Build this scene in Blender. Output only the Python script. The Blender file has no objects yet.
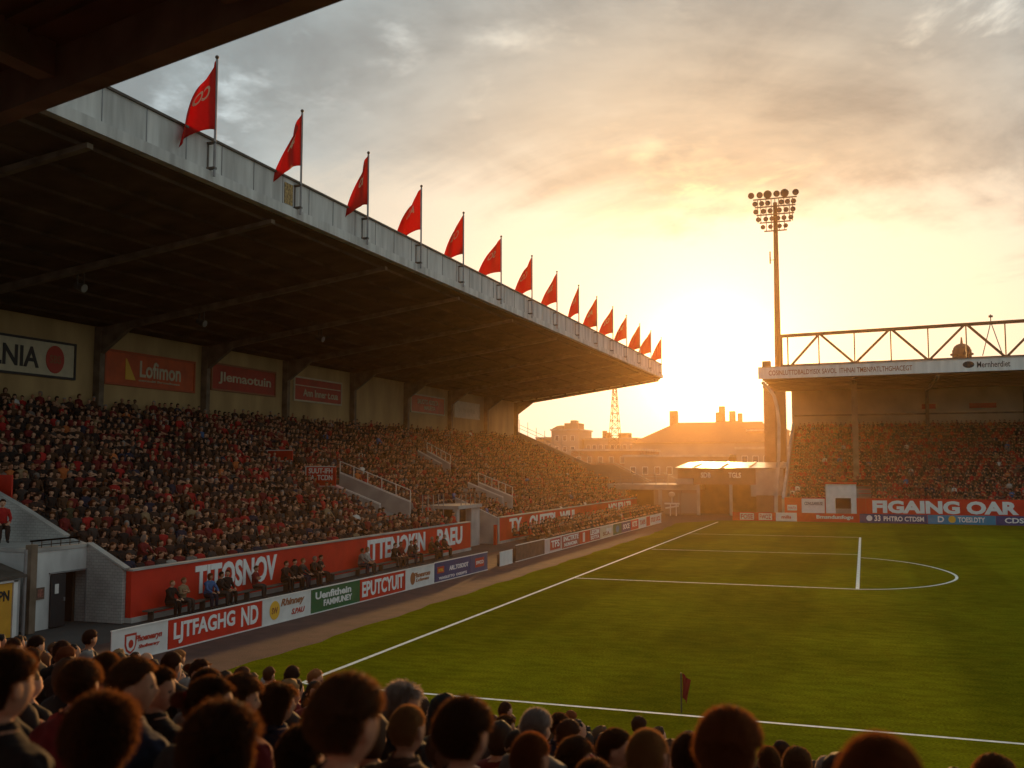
import bpy, bmesh, math, random
import numpy as np
from mathutils import Vector, Matrix
R = math.radians
sc = bpy.context.scene
col = sc.collection
rng = random.Random(7)
nrg = np.random.default_rng(7)

# ------------------------------------------------------------------ camera
EYE = Vector((0, 0, 6.0)); YAW = R(19.5); PITCH = R(4.7); FPX = 990.0
cd = bpy.data.cameras.new('camera'); cam = bpy.data.objects.new('camera', cd); col.objects.link(cam)
cd.sensor_width = 36; cd.lens = 36*FPX/1024; cd.clip_start = .05; cd.clip_end = 8000
cam.location = EYE; cam.rotation_euler = (R(90)+PITCH, 0, YAW)
cd.dof.use_dof = True; cd.dof.focus_distance = 55; cd.dof.aperture_fstop = 2.4
sc.camera = cam
# ------------------------------------------------------------------ world, sun, exposure
SUN = Vector((-.1385, .984, .0970)).normalized()
SUN_EL = math.asin(SUN.z)
def build_world():
    w = bpy.data.worlds.new('World'); sc.world = w; w.use_nodes = True
    nt = w.node_tree; N = nt.nodes; L = nt.links
    for n in list(N): N.remove(n)
    out = N.new('ShaderNodeOutputWorld'); bg = N.new('ShaderNodeBackground'); L.new(bg.outputs[0], out.inputs[0])
    sky = N.new('ShaderNodeTexSky'); sky.sky_type = 'NISHITA'; sky.sun_disc = False
    sky.sun_elevation = SUN_EL; sky.sun_rotation = math.atan2(SUN.x, SUN.y)
    sky.dust_density = 3.0; sky.air_density = 1.2; sky.ozone_density = 1.0
    bg.inputs[1].default_value = SKY_STRENGTH
    tc = N.new('ShaderNodeTexCoord'); d = tc.outputs['Generated']
    def M(op, a, b=None, c=None, clamp=False):
        n = N.new('ShaderNodeMath'); n.operation = op; n.use_clamp = clamp
        for i, v in enumerate((a, b, c)):
            if v is None: continue
            if isinstance(v, (int, float)): n.inputs[i].default_value = v
            else: L.new(v, n.inputs[i])
        return n.outputs[0]
    def V(op, a, b=None, s=None):
        n = N.new('ShaderNodeVectorMath'); n.operation = op
        for i, v in enumerate((a, b)):
            if v is None: continue
            if isinstance(v, (tuple, Vector)): n.inputs[i].default_value = v
            else: L.new(v, n.inputs[i])
        if s is not None:
            if isinstance(s, (int, float)): n.inputs['Scale'].default_value = s
            else: L.new(s, n.inputs['Scale'])
        return n
    nd = V('NORMALIZE', d).outputs[0]
    dot = M('MAXIMUM', V('DOT_PRODUCT', nd, tuple(SUN)).outputs['Value'], 0.0)
    sep = N.new('ShaderNodeSeparateXYZ'); L.new(nd, sep.inputs[0]); z = sep.outputs[2]
    zz = M('ADD', M('MAXIMUM', z, 0.0), .20)
    cmb = N.new('ShaderNodeCombineXYZ'); L.new(M('DIVIDE', sep.outputs[0], zz), cmb.inputs[0]); L.new(M('DIVIDE', sep.outputs[1], zz), cmb.inputs[1])
    def noise(scale, detail, off, rough=.55, dist=0.):
        mp = V('ADD', cmb.outputs[0], off)
        n = N.new('ShaderNodeTexNoise'); n.inputs['Scale'].default_value = scale; n.inputs['Detail'].default_value = detail
        n.inputs['Roughness'].default_value = rough; n.inputs['Distortion'].default_value = dist
        L.new(mp.outputs[0], n.inputs['Vector']); return n.outputs['Fac']
    n1 = noise(1.0, 8, (3.1, 1.7, 0.), .58, .6); n2 = noise(2.6, 7, (7.7, 2.2, 4.), .6, .4)
    def ramp01(x, a, b): 
        n = N.new('ShaderNodeMapRange'); n.interpolation_type = 'SMOOTHSTEP'; n.clamp = True
        L.new(x, n.inputs[0]); n.inputs[1].default_value = a; n.inputs[2].default_value = b; return n.outputs[0]
    # deck: the higher, the more cloud; a clear band stays low down
    cover = M('ADD', M('ADD', M('MULTIPLY', n1, .9), M('MULTIPLY', n2, .28)), M('MULTIPLY', ramp01(z, .10, .34), .55))
    mask = ramp01(cover, .80, 1.0)
    thick = ramp01(M('ADD', M('MULTIPLY', n1, .7), M('MULTIPLY', n2, .45)), .42, .70)
    def mixc(f, a, b):
        n = N.new('ShaderNodeMix'); n.data_type = 'RGBA'
        if isinstance(f, (int, float)): n.inputs[0].default_value = f
        else: L.new(f, n.inputs[0])
        for i, v in ((6, a), (7, b)):
            if isinstance(v, tuple): n.inputs[i].default_value = (*v, 1)
            else: L.new(v, n.inputs[i])
        return n.outputs[2]
    K = 1/SKY_STRENGTH
    near = ramp01(M('POWER', dot, 9.0), .14, .98)
    thin_c = mixc(near, (.43*K, .53*K, .56*K), (.74*K, .55*K, .35*K))
    deep_c = mixc(near, (.25*K, .29*K, .30*K), (.27*K, .21*K, .155*K))
    cloud = mixc(thick, thin_c, deep_c)
    n3 = noise(2.0, 6, (1.3, 5.2, 9.), .55, .15)
    brk = M('MULTIPLY', ramp01(n3, .52, .64), ramp01(n2, .44, .56))
    cloud = mixc(M('MULTIPLY', brk, .85), cloud, mixc(near, (.85*K, 1.0*K, 1.05*K), (1.3*K, .92*K, .48*K)))
    clear = mixc(ramp01(M('POWER', dot, 5.0), .25, .95), (.44*K, .49*K, .49*K), (1.0*K, .87*K, .68*K))
    base = mixc(.88, sky.outputs[0], clear)
    full = mixc(M('MULTIPLY', mask, .93), base, cloud)
    def addc(a, b):
        n = N.new('ShaderNodeMix'); n.data_type = 'RGBA'; n.blend_type = 'ADD'; n.inputs[0].default_value = 1
        L.new(a, n.inputs[6]); L.new(b, n.inputs[7]); return n.outputs[2]
    for p, c, s in ((25, (1., .66, .30), .22), (220, (1., .80, .46), .8), (1800, (1., .86, .62), 8.0)):
        v = V('SCALE', tuple(c), None, M('MULTIPLY', M('POWER', dot, float(p)), s*K))
        full = addc(full, v.outputs[0])
    L.new(full, bg.inputs[0])
SKY_STRENGTH = .10
build_world()
sd = bpy.data.lights.new('sun', 'SUN'); so = bpy.data.objects.new('sun', sd); col.objects.link(so)
sd.energy = 4.0; sd.angle = R(2.0); sd.color = (1.0, .52, .17)
so.rotation_euler = SUN.to_track_quat('Z', 'Y').to_euler()
vs = sc.view_settings
vs.view_transform = 'Standard'; vs.look = 'None'; vs.exposure = 0.0; vs.gamma = 1; vs.use_curve_mapping = False
sc.cycles.use_denoising = True
sc.cycles.max_bounces = 6; sc.cycles.volume_bounces = 0; sc.cycles.diffuse_bounces = 3
sc.cycles.sample_clamp_indirect = 4

# ------------------------------------------------------------------ materials
MATS = {}
def mat(name, c, rough=.8, var=.18, scale=1.5, bump=.0, bscale=20., metal=0., streak=0., c2=None, spec=.3, trans=None, tmix=.6):
    if name in MATS: return MATS[name]
    m = bpy.data.materials.new(name); m.use_nodes = True; nt = m.node_tree; N = nt.nodes; L = nt.links
    b = N['Principled BSDF']; b.inputs['Roughness'].default_value = rough; b.inputs['Metallic'].default_value = metal
    b.inputs['Specular IOR Level'].default_value = spec
    tc = N.new('ShaderNodeTexCoord'); geo = N.new('ShaderNodeNewGeometry')
    pos = geo.outputs['Position']
    if var > 0:
        n = N.new('ShaderNodeTexNoise'); n.inputs['Scale'].default_value = scale; n.inputs['Detail'].default_value = 6
        if streak:
            mp = N.new('ShaderNodeMapping'); mp.inputs['Scale'].default_value = (1, 1, streak); L.new(pos, mp.inputs[0]); L.new(mp.outputs[0], n.inputs[0])
        else: L.new(pos, n.inputs[0])
        mr = N.new('ShaderNodeMapRange'); mr.inputs[1].default_value = .3; mr.inputs[2].default_value = .7; L.new(n.outputs[0], mr.inputs[0])
        mx = N.new('ShaderNodeMix'); mx.data_type = 'RGBA'; L.new(mr.outputs[0], mx.inputs[0])
        dk = c2 if c2 else tuple(x*(1-var*2) for x in c)
        mx.inputs[6].default_value = (*dk, 1); mx.inputs[7].default_value = (*[min(1, x*(1+var*.4)) for x in c], 1)
        L.new(mx.outputs[2], b.inputs['Base Color'])
    else: b.inputs['Base Color'].default_value = (*c, 1)
    if bump:
        n2 = N.new('ShaderNodeTexNoise'); n2.inputs['Scale'].default_value = bscale; n2.inputs['Detail'].default_value = 4; L.new(pos, n2.inputs[0])
        bp = N.new('ShaderNodeBump'); bp.inputs['Strength'].default_value = bump; bp.inputs['Distance'].default_value = .03
        L.new(n2.outputs[0], bp.inputs['Height']); L.new(bp.outputs[0], b.inputs['Normal'])
    if trans:
        tr = N.new('ShaderNodeBsdfTranslucent'); tr.inputs[0].default_value = (*trans, 1)
        ms = N.new('ShaderNodeMixShader'); ms.inputs[0].default_value = tmix
        out = N['Material Output']; L.new(b.outputs[0], ms.inputs[1]); L.new(tr.outputs[0], ms.inputs[2]); L.new(ms.outputs[0], out.inputs[0])
    MATS[name] = m; return m
def brickmat(name, c1, c2, mortar, sx=4., ch=.5):
    m = bpy.data.materials.new(name); m.use_nodes = True; nt = m.node_tree; N = nt.nodes; L = nt.links
    b = N['Principled BSDF']; b.inputs['Roughness'].default_value = .85
    tc = N.new('ShaderNodeTexCoord'); sp = N.new('ShaderNodeSeparateXYZ'); L.new(tc.outputs['Object'], sp.inputs[0])
    ad = N.new('ShaderNodeMath'); ad.operation = 'ADD'; L.new(sp.outputs[0], ad.inputs[0]); L.new(sp.outputs[1], ad.inputs[1])
    cb = N.new('ShaderNodeCombineXYZ'); L.new(ad.outputs[0], cb.inputs[0]); L.new(sp.outputs[2], cb.inputs[1])
    br = N.new('ShaderNodeTexBrick'); br.inputs['Scale'].default_value = sx; L.new(cb.outputs[0], br.inputs[0])
    br.inputs['Color1'].default_value = (*c1, 1); br.inputs['Color2'].default_value = (*c2, 1); br.inputs['Mortar'].default_value = (*mortar, 1)
    br.inputs['Mortar Size'].default_value = .02
    n = N.new('ShaderNodeTexNoise'); n.inputs['Scale'].default_value = .6; n.inputs['Detail'].default_value = 5; L.new(tc.outputs['Object'], n.inputs[0])
    mr = N.new('ShaderNodeMapRange'); mr.inputs[1].default_value = .3; mr.inputs[2].default_value = .7; mr.inputs[3].default_value = .6; mr.inputs[4].default_value = 1.1; L.new(n.outputs[0], mr.inputs[0])
    mx = N.new('ShaderNodeVectorMath'); mx.operation = 'SCALE'; L.new(br.outputs[0], mx.inputs[0]); L.new(mr.outputs[0], mx.inputs['Scale'])
    L.new(mx.outputs[0], b.inputs['Base Color']); MATS[name] = m; return m
CONC = mat('concrete', (.34, .33, .30), .85, .22, .7, .25, 12, c2=(.20, .19, .17))
CONCL = mat('pale_concrete', (.42, .41, .38), .8, .16, .8, .2, 9, c2=(.27, .265, .25))
WALLP = mat('cream_wall_paint', (.52, .36, .17), .85, .2, .5, .2, 8, c2=(.35, .235, .105), streak=.35)
WHITEW = mat('white_wall_paint', (.55, .56, .54), .75, .14, 1.2, .2, 10, c2=(.36, .36, .35), streak=.4)
FASCW = mat('white_fascia_paint', (.78, .78, .76), .55, .12, 1.6, .1, 6, c2=(.60, .60, .58), streak=.12)
FASC = mat('grey_fascia_paint', (.64, .63, .60), .6, .2, 1.6, .12, 6, c2=(.38, .37, .35), streak=.12)
REDP = mat('red_paint', (.62, .030, .008), .6, .16, .7, .1, 8, c2=(.46, .020, .006))
REDB = mat('red_board', (.60, .03, .010), .5, .12, 1.5)
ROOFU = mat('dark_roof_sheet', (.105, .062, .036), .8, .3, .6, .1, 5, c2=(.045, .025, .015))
STEELD = mat('dark_steel', (.10, .085, .07), .6, .25, 2., c2=(.05, .04, .03))
STEEL = mat('grey_steel', (.30, .30, .30), .45, .15, 2., metal=.5)
RUST = mat('brown_steel', (.10, .060, .035), .6, .25, 2., c2=(.08, .05, .03))
BEAM = mat('painted_beam', (.20, .15, .105), .7, .2, 1.5, c2=(.11, .08, .05))
WHITE = mat('white_board', (.72, .72, .69), .5, .07, 2.)
LETW = mat('white_letter', (.80, .80, .78), .5, .04, 4.)
LETR = mat('red_letter', (.45, .04, .02), .5, 0)
LETK = mat('black_letter', (.02, .02, .022), .5, 0)
LETY = mat('yellow_letter', (.75, .42, .04), .5, 0)
LETO = mat('brown_letter', (.30, .11, .04), .5, 0)
GREENB = mat('green_board', (.02, .13, .045), .5, .1, 2.)
NAVY = mat('navy_board', (.035, .055, .16), .5, .1, 2.)
BLUEB = mat('blue_board', (.03, .24, .42), .5, .1, 2.)
BROWNB = mat('brown_board', (.13, .085, .06), .7, .2, 3.)
CREAM = mat('cream_board', (.62, .55, .38), .6, .08, 2.)
YELB = mat('yellow_door', (.62, .32, .03), .6, .1, 2.)
BLACKD = mat('dark_door', (.025, .026, .028), .5, .1, 3.)
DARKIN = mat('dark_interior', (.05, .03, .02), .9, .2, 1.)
GLASS = mat('window_glass', (.05, .06, .07), .08, 0, spec=.6)
TRACK = mat('cinder_track', (.085, .042, .034), .95, .22, 1.2, .5, 18, c2=(.052, .028, .024))
ASPH = mat('asphalt', (.055, .052, .05), .9, .2, .4, .3, 14)
CLINE = mat('line_paint', (.78, .80, .76), .8, .12, 5., c2=(.50, .54, .44))
SHEET = mat('metal_roof_sheet', (.42, .38, .33), .28, .3, 1.2, .1, 5, metal=.6, c2=(.22, .20, .17))
TILE = mat('roof_tile', (.11, .065, .045), .8, .2, 1.2, c2=(.10, .06, .05))
RENDER1 = mat('pale_render', (.30, .27, .23), .85, .15, .3, c2=(.28, .25, .21))
RENDER2 = mat('tan_render', (.30, .235, .18), .85, .15, .3, c2=(.22, .17, .13))
BRICK = brickmat('red_brick', (.27, .12, .075), (.20, .09, .06), (.30, .26, .22))
BRICKP = brickmat('painted_block', (.46, .46, .43), (.40, .40, .38), (.28, .28, .27), 2.2)
LETF = mat('faded_gold_print', (.62, .36, .22), .7, 0)
FLAGR = mat('flag_cloth', (.52, .012, .014), .8, .12, 6., trans=(.80, .028, .012))

def grass_mat():
    m = bpy.data.materials.new('pitch_grass'); m.use_nodes = True; nt = m.node_tree; N = nt.nodes; L = nt.links
    b = N['Principled BSDF']; b.inputs['Roughness'].default_value = .85; b.inputs['Specular IOR Level'].default_value = .0
    g = N.new('ShaderNodeNewGeometry'); sp = N.new('ShaderNodeSeparateXYZ'); L.new(g.outputs['Position'], sp.inputs[0])
    def tex(scale, det, sx=1., sy=1.):
        mp = N.new('ShaderNodeMapping'); mp.inputs['Scale'].default_value = (sx, sy, 1); L.new(g.outputs['Position'], mp.inputs[0])
        n = N.new('ShaderNodeTexNoise'); n.inputs['Scale'].default_value = scale; n.inputs['Detail'].default_value = det; L.new(mp.outputs[0], n.inputs[0]); return n.outputs[0]
    def mr(x, a, b_, c, d):
        n = N.new('ShaderNodeMapRange'); n.interpolation_type = 'SMOOTHSTEP'
        for i, v in enumerate((a, b_, c, d)): n.inputs[i+1].default_value = v
        L.new(x, n.inputs[0]); return n.outputs[0]
    def mul(a, b_):
        n = N.new('ShaderNodeMath'); n.operation = 'MULTIPLY'; L.new(a, n.inputs[0]); L.new(b_, n.inputs[1]); return n.outputs[0]
    # mown stripes about 4.6 m wide running up the pitch
    md = N.new('ShaderNodeMath'); md.operation = 'PINGPONG'; md.inputs[1].default_value = 4.6
    ad = N.new('ShaderNodeMath'); ad.operation = 'ADD'; ad.inputs[1].default_value = 2.2+46+2.3; L.new(sp.outputs[0], ad.inputs[0]); L.new(ad.outputs[0], md.inputs[0])
    stripe = mr(md.outputs[0], 1.9, 2.7, .91, 1.09)
    f = mul(mul(stripe, mr(tex(.13, 4), .3, .7, .82, 1.15)), mul(mr(tex(1.2, 6, 1., 2.2), .3, .7, .82, 1.14), mr(tex(14, 4, 1., 2.5), .25, .75, .55, 1.4)))
    c = N.new('ShaderNodeMix'); c.data_type = 'RGBA'; L.new(tex(.5, 5), c.inputs[0])
    c.inputs[6].default_value = (.078, .094, .003, 1); c.inputs[7].default_value = (.150, .140, .005, 1)
    s = N.new('ShaderNodeVectorMath'); s.operation = 'SCALE'; L.new(c.outputs[2], s.inputs[0]); L.new(f, s.inputs['Scale'])
    L.new(s.outputs[0], b.inputs['Base Color'])
    bp = N.new('ShaderNodeBump'); bp.inputs['Strength'].default_value = .6; bp.inputs['Distance'].default_value = .04
    L.new(tex(30, 4), bp.inputs['Height']); L.new(bp.outputs[0], b.inputs['Normal'])
    return m
GRASS = grass_mat()

# ------------------------------------------------------------------ mesh helpers
class MB:
    def __init__(s): s.v = []; s.f = []; s.m = []
    def add(s, vs_, fs, mi=0):
        o = len(s.v); s.v += [tuple(v) for v in vs_]; s.f += [tuple(i+o for i in f) for f in fs]; s.m += [mi]*len(fs); return s
    def box(s, x0, x1, y0, y1, z0, z1, mi=0):
        v = [(x, y, z) for z in (z0, z1) for y in (y0, y1) for x in (x0, x1)]
        return s.add(v, [(0, 2, 3, 1), (4, 5, 7, 6), (0, 1, 5, 4), (2, 6, 7, 3), (0, 4, 6, 2), (1, 3, 7, 5)], mi)
    def prism(s, poly, axis, a, b, mi=0):       # poly in the other two axes, in x,y,z order
        def P(p, t):
            q = list(p); q.insert(axis, t); return q
        n = len(poly); v = [P(p, a) for p in poly]+[P(p, b) for p in poly]
        fs = [tuple(range(n))[::-1], tuple(range(n, 2*n))]+[(i, (i+1) % n, n+(i+1) % n, n+i) for i in range(n)]
        return s.add(v, fs, mi)
    def tube(s, p, q, r, n=8, r2=None, mi=0):
        p, q = Vector(p), Vector(q); d = (q-p).normalized(); a = d.orthogonal().normalized(); b = d.cross(a); r2 = r if r2 is None else r2
        v = []
        for c, rr in ((p, r), (q, r2)):
            for i in range(n):
                t = 2*math.pi*i/n; v.append(c+a*math.cos(t)*rr+b*math.sin(t)*rr)
        return s.add(v, [tuple(range(n))[::-1], tuple(range(n, 2*n))]+[(i, (i+1) % n, n+(i+1) % n, n+i) for i in range(n)], mi)
    def bar(s, p, q, w, h, mi=0, up=(0, 0, 1)):
        p, q = Vector(p), Vector(q); d = (q-p).normalized(); a = d.cross(Vector(up)).normalized()*w/2; b = a.cross(d).normalized()*h/2
        v = [c+x for c in (p, q) for x in (-a-b, a-b, a+b, -a+b)]
        return s.add(v, [(3, 2, 1, 0), (4, 5, 6, 7)]+[(i, (i+1) % 4, 4+(i+1) % 4, 4+i) for i in range(4)], mi)
    def ball(s, c, r, n=12, k=8, sc_=(1, 1, 1), mi=0):
        v = [(c[0]+r*sc_[0]*math.sin(math.pi*j/k)*math.cos(2*math.pi*i/n), c[1]+r*sc_[1]*math.sin(math.pi*j/k)*math.sin(2*math.pi*i/n), c[2]+r*sc_[2]*math.cos(math.pi*j/k)) for j in range(k+1) for i in range(n)]
        return s.add(v, [(j*n+i, (j+1)*n+i, (j+1)*n+(i+1) % n, j*n+(i+1) % n) for j in range(k) for i in range(n)], mi)
def wloc(o):
    l = Vector((0, 0, 0))
    while o is not None: l = l+o.location; o = o.parent
    return l
def link(name, me, mats, parent=None, smooth=False):
    for m in (mats if isinstance(mats, (list, tuple)) else [mats]): me.materials.append(m)
    o = bpy.data.objects.new(name, me); col.objects.link(o)
    if parent: o.parent = parent
    if smooth:
        for p in me.polygons: p.use_smooth = True
    return o
def obj(name, mb, mats, parent=None, smooth=False, local=False, at=None):
    off = Vector((0, 0, 0)) if local else (wloc(parent) if parent else (Vector(at) if at else Vector((0, 0, 0))))
    me = bpy.data.meshes.new(name)
    me.from_pydata([(v[0]-off.x, v[1]-off.y, v[2]-off.z) for v in mb.v], [], mb.f)
    me.polygons.foreach_set('material_index', mb.m)
    bm = bmesh.new(); bm.from_mesh(me); bmesh.ops.recalc_face_normals(bm, faces=bm.faces); bm.to_mesh(me); bm.free()
    o = link(name, me, mats, parent, smooth)
    if at and not parent: o.location = at
    return o
def tag(o, label=None, cat=None, group=None, kind=None):
    if label: o['label'] = label
    if cat: o['category'] = cat
    if group: o['group'] = group
    if kind: o['kind'] = kind
    return o
def thing(name, label, cat, loc=(0, 0, 0), group=None):
    o = bpy.data.objects.new(name, None); o.empty_display_size = .3; col.objects.link(o); o.location = loc
    return tag(o, label, cat, group)
def text_mesh(body, bold=.0, extr=.0, shear=0):
    cu = bpy.data.curves.new('t', 'FONT'); cu.body = body; cu.offset = bold; cu.extrude = extr; cu.shear = shear; cu.resolution_u = 3
    o = bpy.data.objects.new('t', cu); col.objects.link(o)
    dg = bpy.context.evaluated_depsgraph_get(); e = o.evaluated_get(dg); me = e.to_mesh()
    v = np.array([tuple(x.co) for x in me.vertices]); f = [tuple(p.vertices) for p in me.polygons]
    e.to_mesh_clear(); bpy.data.objects.remove(o); bpy.data.curves.remove(cu); return v, f
def lettering(parent, body, o, u, v, w, h, m, bold=.02, name='lettering', depth=.012, shear=0, warp=None):
    """body fitted to the w x h rectangle whose lower left corner is o, u along and v up"""
    vt, f = text_mesh(body, bold, .5, shear)
    mn, mx = vt.min(0), vt.max(0)
    u, v = Vector(u).normalized(), Vector(v).normalized(); nn = u.cross(v); o = Vector(o); mb = MB(); out = []
    for p in vt:
        a = (p[0]-mn[0])/(mx[0]-mn[0])*w; b = (p[1]-mn[1])/(mx[1]-mn[1])*h; c = (p[2]-mn[2])/(mx[2]-mn[2])*depth
        out.append(warp(a, b, c) if warp else o+u*a+v*b+nn*(c+.003))
    mb.add(out, f); return obj(name, mb, m, parent)
def disc(parent, name, c, u, v, r, m, ry=None, depth=.01, n=28, pts=None):
    u, v = Vector(u).normalized(), Vector(v).normalized(); nn = u.cross(v); c = Vector(c); ry = ry or r
    if pts is None: pts = [(r*math.cos(2*math.pi*i/n), ry*math.sin(2*math.pi*i/n)) for i in range(n)]
    else: pts = [(a*r, b*ry) for a, b in pts]
    n = len(pts); vv = [c+u*a+v*b+nn*t for t in (.003, depth) for a, b in pts]
    mb = MB().add(vv, [tuple(range(n))[::-1], tuple(range(n, 2*n))]+[(i, (i+1) % n, n+(i+1) % n, n+i) for i in range(n)])
    return obj(name, mb, m, parent)
SHIELD = [(-1, 1), (1, 1), (1, -.1), (.7, -.65), (0, -1), (-.7, -.65), (-1, -.1)]
ORD = ['zeroth', 'first', 'second', 'third', 'fourth', 'fifth', 'sixth', 'seventh', 'eighth', 'ninth', 'tenth', 'eleventh', 'twelfth', 'thirteenth', 'fourteenth', 'fifteenth', 'sixteenth', 'seventeenth', 'eighteenth', 'nineteenth']
TENS = {2: 'twent', 3: 'thirt', 4: 'fort', 5: 'fift', 6: 'sixt', 7: 'sevent', 8: 'eight', 9: 'ninet'}
def ordn(n):
    if n < 20: return ORD[n]
    t, u = divmod(n, 10)
    return TENS[t]+'ieth' if u == 0 else TENS[t]+'y-'+ORD[u]

# ------------------------------------------------------------------ the setting: ground, pitch, lines
def sheet(name, poly, z, m, kind='structure', label=None, cat=None):
    mb = MB().add([(x, y, z) for x, y in poly], [tuple(range(len(poly)))]); o = obj(name, mb, m); tag(o, kind=kind); return o
sheet('ground', [(-4000, -4000), (4000, -4000), (4000, 4000), (-4000, 4000)], -.02, ASPH)
sheet('running_track', [(-24.4, 15), (62, 15), (62, 113), (-19.5, 121.9), (-24.4, 121.9)], -.004, TRACK)
def pitch():
    ys = np.arange(17.0, 101, 1.2); edge = [(-17.75+.10*math.sin(y*.9)+.07*math.sin(y*2.3+1)-max(0, y-88)*.05, float(y)) for y in ys]
    poly = edge+[(-18.6, 103.5), (-18.0, 105.5), (-16.4, 107.6), (-15.6, 110.6), (60, 110.6), (60, 17.0)]
    sheet('pitch_grass', poly, .004, GRASS)
pitch()
def stripline(name, pts, w=.13):
    mb = MB(); n = len(pts); L_, R_ = [], []
    for i, p in enumerate(pts):
        a = Vector(pts[max(0, i-1)]); b = Vector(pts[min(n-1, i+1)]); d = (b-a).normalized(); k = Vector((-d.y, d.x))*w/2
        L_.append((p[0]+k.x, p[1]+k.y, .008)); R_.append((p[0]-k.x, p[1]-k.y, .008))
    mb.add(L_+R_, [(i, i+1, n+i+1, n+i) for i in range(n-1)]); tag(obj(name, mb, CLINE), kind='structure')
stripline('touchline', [(-14.8, 24.4), (-14.78, 107.4)], .16)
stripline('goal_line', [(-14.7, 24.38), (-4, 24.37), (20, 24.34), (50, 24.33)], .13)
stripline('box_line_near', [(-14.7, 51.6), (-.52, 51.55)], .14)
stripline('box_line_side', [(-.45, 51.48), (-.45, 88.3)], .17)
stripline('box_line_far', [(-14.6, 88.1), (-.54, 88.3)], .12)
stripline('box_line_inner', [(-14.5, 71.0), (-.54, 71.4)], .12)
def arc():
    P = [(-.36, 69.1), (.9, 68.3), (2.34, 66.75), (3.3, 65.0), (3.95, 63.2), (4.4, 61.3), (4.57, 59.5), (4.4, 57.6), (3.85, 55.8), (3.1, 54.3), (2.2, 53.15), (1.0, 52.1), (-.36, 51.55)]
    out = []
    for i in range(len(P)-1):
        p0, p1, p2, p3 = (Vector(P[max(0, i-1)]), Vector(P[i]), Vector(P[i+1]), Vector(P[min(len(P)-1, i+2)]))
        for k in range(5):
            t = k/5; out.append(tuple(.5*((2*p1)+(p2-p0)*t+(2*p0-5*p1+4*p2-p3)*t*t+(3*p1-p0-3*p2+p3)*t**3)))
    out.append(P[-1]); stripline('box_line_arc', out, .15)
arc()

# ------------------------------------------------------------------ main stand (left)
MS = thing('main_stand', 'long roofed stand packed with spectators along the left side of the pitch', 'grandstand', (-36, 82, 0))
NR, RUN, RISE, X0, Z0 = 20, .984, .4056, -26.9, .95
YA, YB = 31.27, 133.0
def ms_floor(x): return Z0+RISE*max(0, min(NR-1, math.floor((X0-x)/RUN)))
def steps(k0, k1, y0, y1):
    poly = [(X0-RUN*k0+(0 if k0 else .1), 0)]
    poly[0] = (X0-RUN*k0+(0.0), 0); z = Z0+RISE*k0
    for k in range(k0, k1):
        x = X0-RUN*k; poly += [(x, Z0+RISE*k), (x-RUN, Z0+RISE*k)]
    poly += [(X0-RUN*k1, 0)]
    return MB().prism(poly, 1, y0, y1)
# prism axis 1: poly given in (x, z)
obj('terrace', steps(0, 4, YA, 66.0), CONC, MS); obj('terrace', steps(0, 4, 72.0, YB), CONC, MS)
obj('terrace', steps(4, 20, YA, YB), CONC, MS)
for k in range(20):
    x = X0-RUN*k-RUN*.62; z = Z0+RISE*k
    for (a, b) in ([(YA+.1, 65.9), (72.1, YB-.1)] if k < 4 else [(YA+.1, YB-.1)]):
        if 3 <= k <= 8: rr = [(a, 58.5), (63.7, b)]
        else: rr = [(a, b)]
        for a2, b2 in rr:
            obj('bench', MB().box(x-.16, x+.16, a2, b2, z+.36, z+.41), REDB if k % 2 else STEELD, MS)
obj('back_wall', MB().box(-46.9, -46.58, 24, YB, 0, 14.95), WALLP, MS)
# roof: underside rises from the back wall to the pitch edge
def roofz(x): return 15.0+.1286*(x+46.5)
YR0, YR1 = 17.0, 132.4
mb = MB(); mb.prism([(-47.3, roofz(-47.3)), (-25.62, roofz(-25.62)), (-25.62, roofz(-25.62)+.35), (-47.3, roofz(-47.3)+.35)], 1, YR0, YR1)
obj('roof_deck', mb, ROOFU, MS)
mb = MB()
for x in np.arange(-45.2, -26.2, 2.1): mb.prism([(x-.07, roofz(x)-.16), (x+.07, roofz(x)-.15), (x+.07, roofz(x)-.004), (x-.07, roofz(x)-.004)], 1, YR0+.1, YR1-.1)
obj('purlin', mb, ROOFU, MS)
obj('fascia', MB().box(-25.60, -25.42, YR0, YR1, 18.20, 19.58), FASC, MS)
obj('fascia_ledge', MB().box(-25.62, -25.22, YR0-.02, YR1+.02, 17.74, 18.197), FASC, MS)
obj('fascia_coping', MB().box(-25.68, -25.34, YR0-.02, YR1+.02, 19.583, 19.68), STEELD, MS)
mb = MB()
for y in np.arange(YR0+1.3, YR1, 2.35): mb.box(-25.418, -25.395, y-.02, y+.02, 18.2, 19.575)
obj('fascia_seam', mb, STEEL, MS)
obj('gable_trim', MB().prism([(-47.3, roofz(-47.3)-.25), (-25.62, roofz(-25.62)-.1), (-25.62, roofz(-25.62)+.38), (-47.3, roofz(-47.3)+.38)], 1, YR1+.004, YR1+.12), FASC, MS)
COLY = [39.3, 51.0, 62.0, 73.0, 84.8, 96.7, 108.7, 120.7, 132.6]
for y in COLY:
    c = obj('column', MB().box(-46.56, -46.05, y-.22, y+.22, 8.3, 14.9), BEAM, MS)
    obj('haunch', MB().prism([(-46.04, 13.2), (-46.04, 14.72), (-43.9, roofz(-43.9)-.42), (-43.9, roofz(-43.9)-.62)], 1, y-.17, y+.17), BEAM, c)
for y in COLY[:-1]+[27.6]:
    obj('rafter', MB().prism([(-46.0, roofz(-46)-.62), (-25.8, roofz(-25.8)-.36), (-25.8, roofz(-25.8)-.165), (-46.0, roofz(-46)-.165)], 1, y-.15, y+.15), BEAM, MS)
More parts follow.
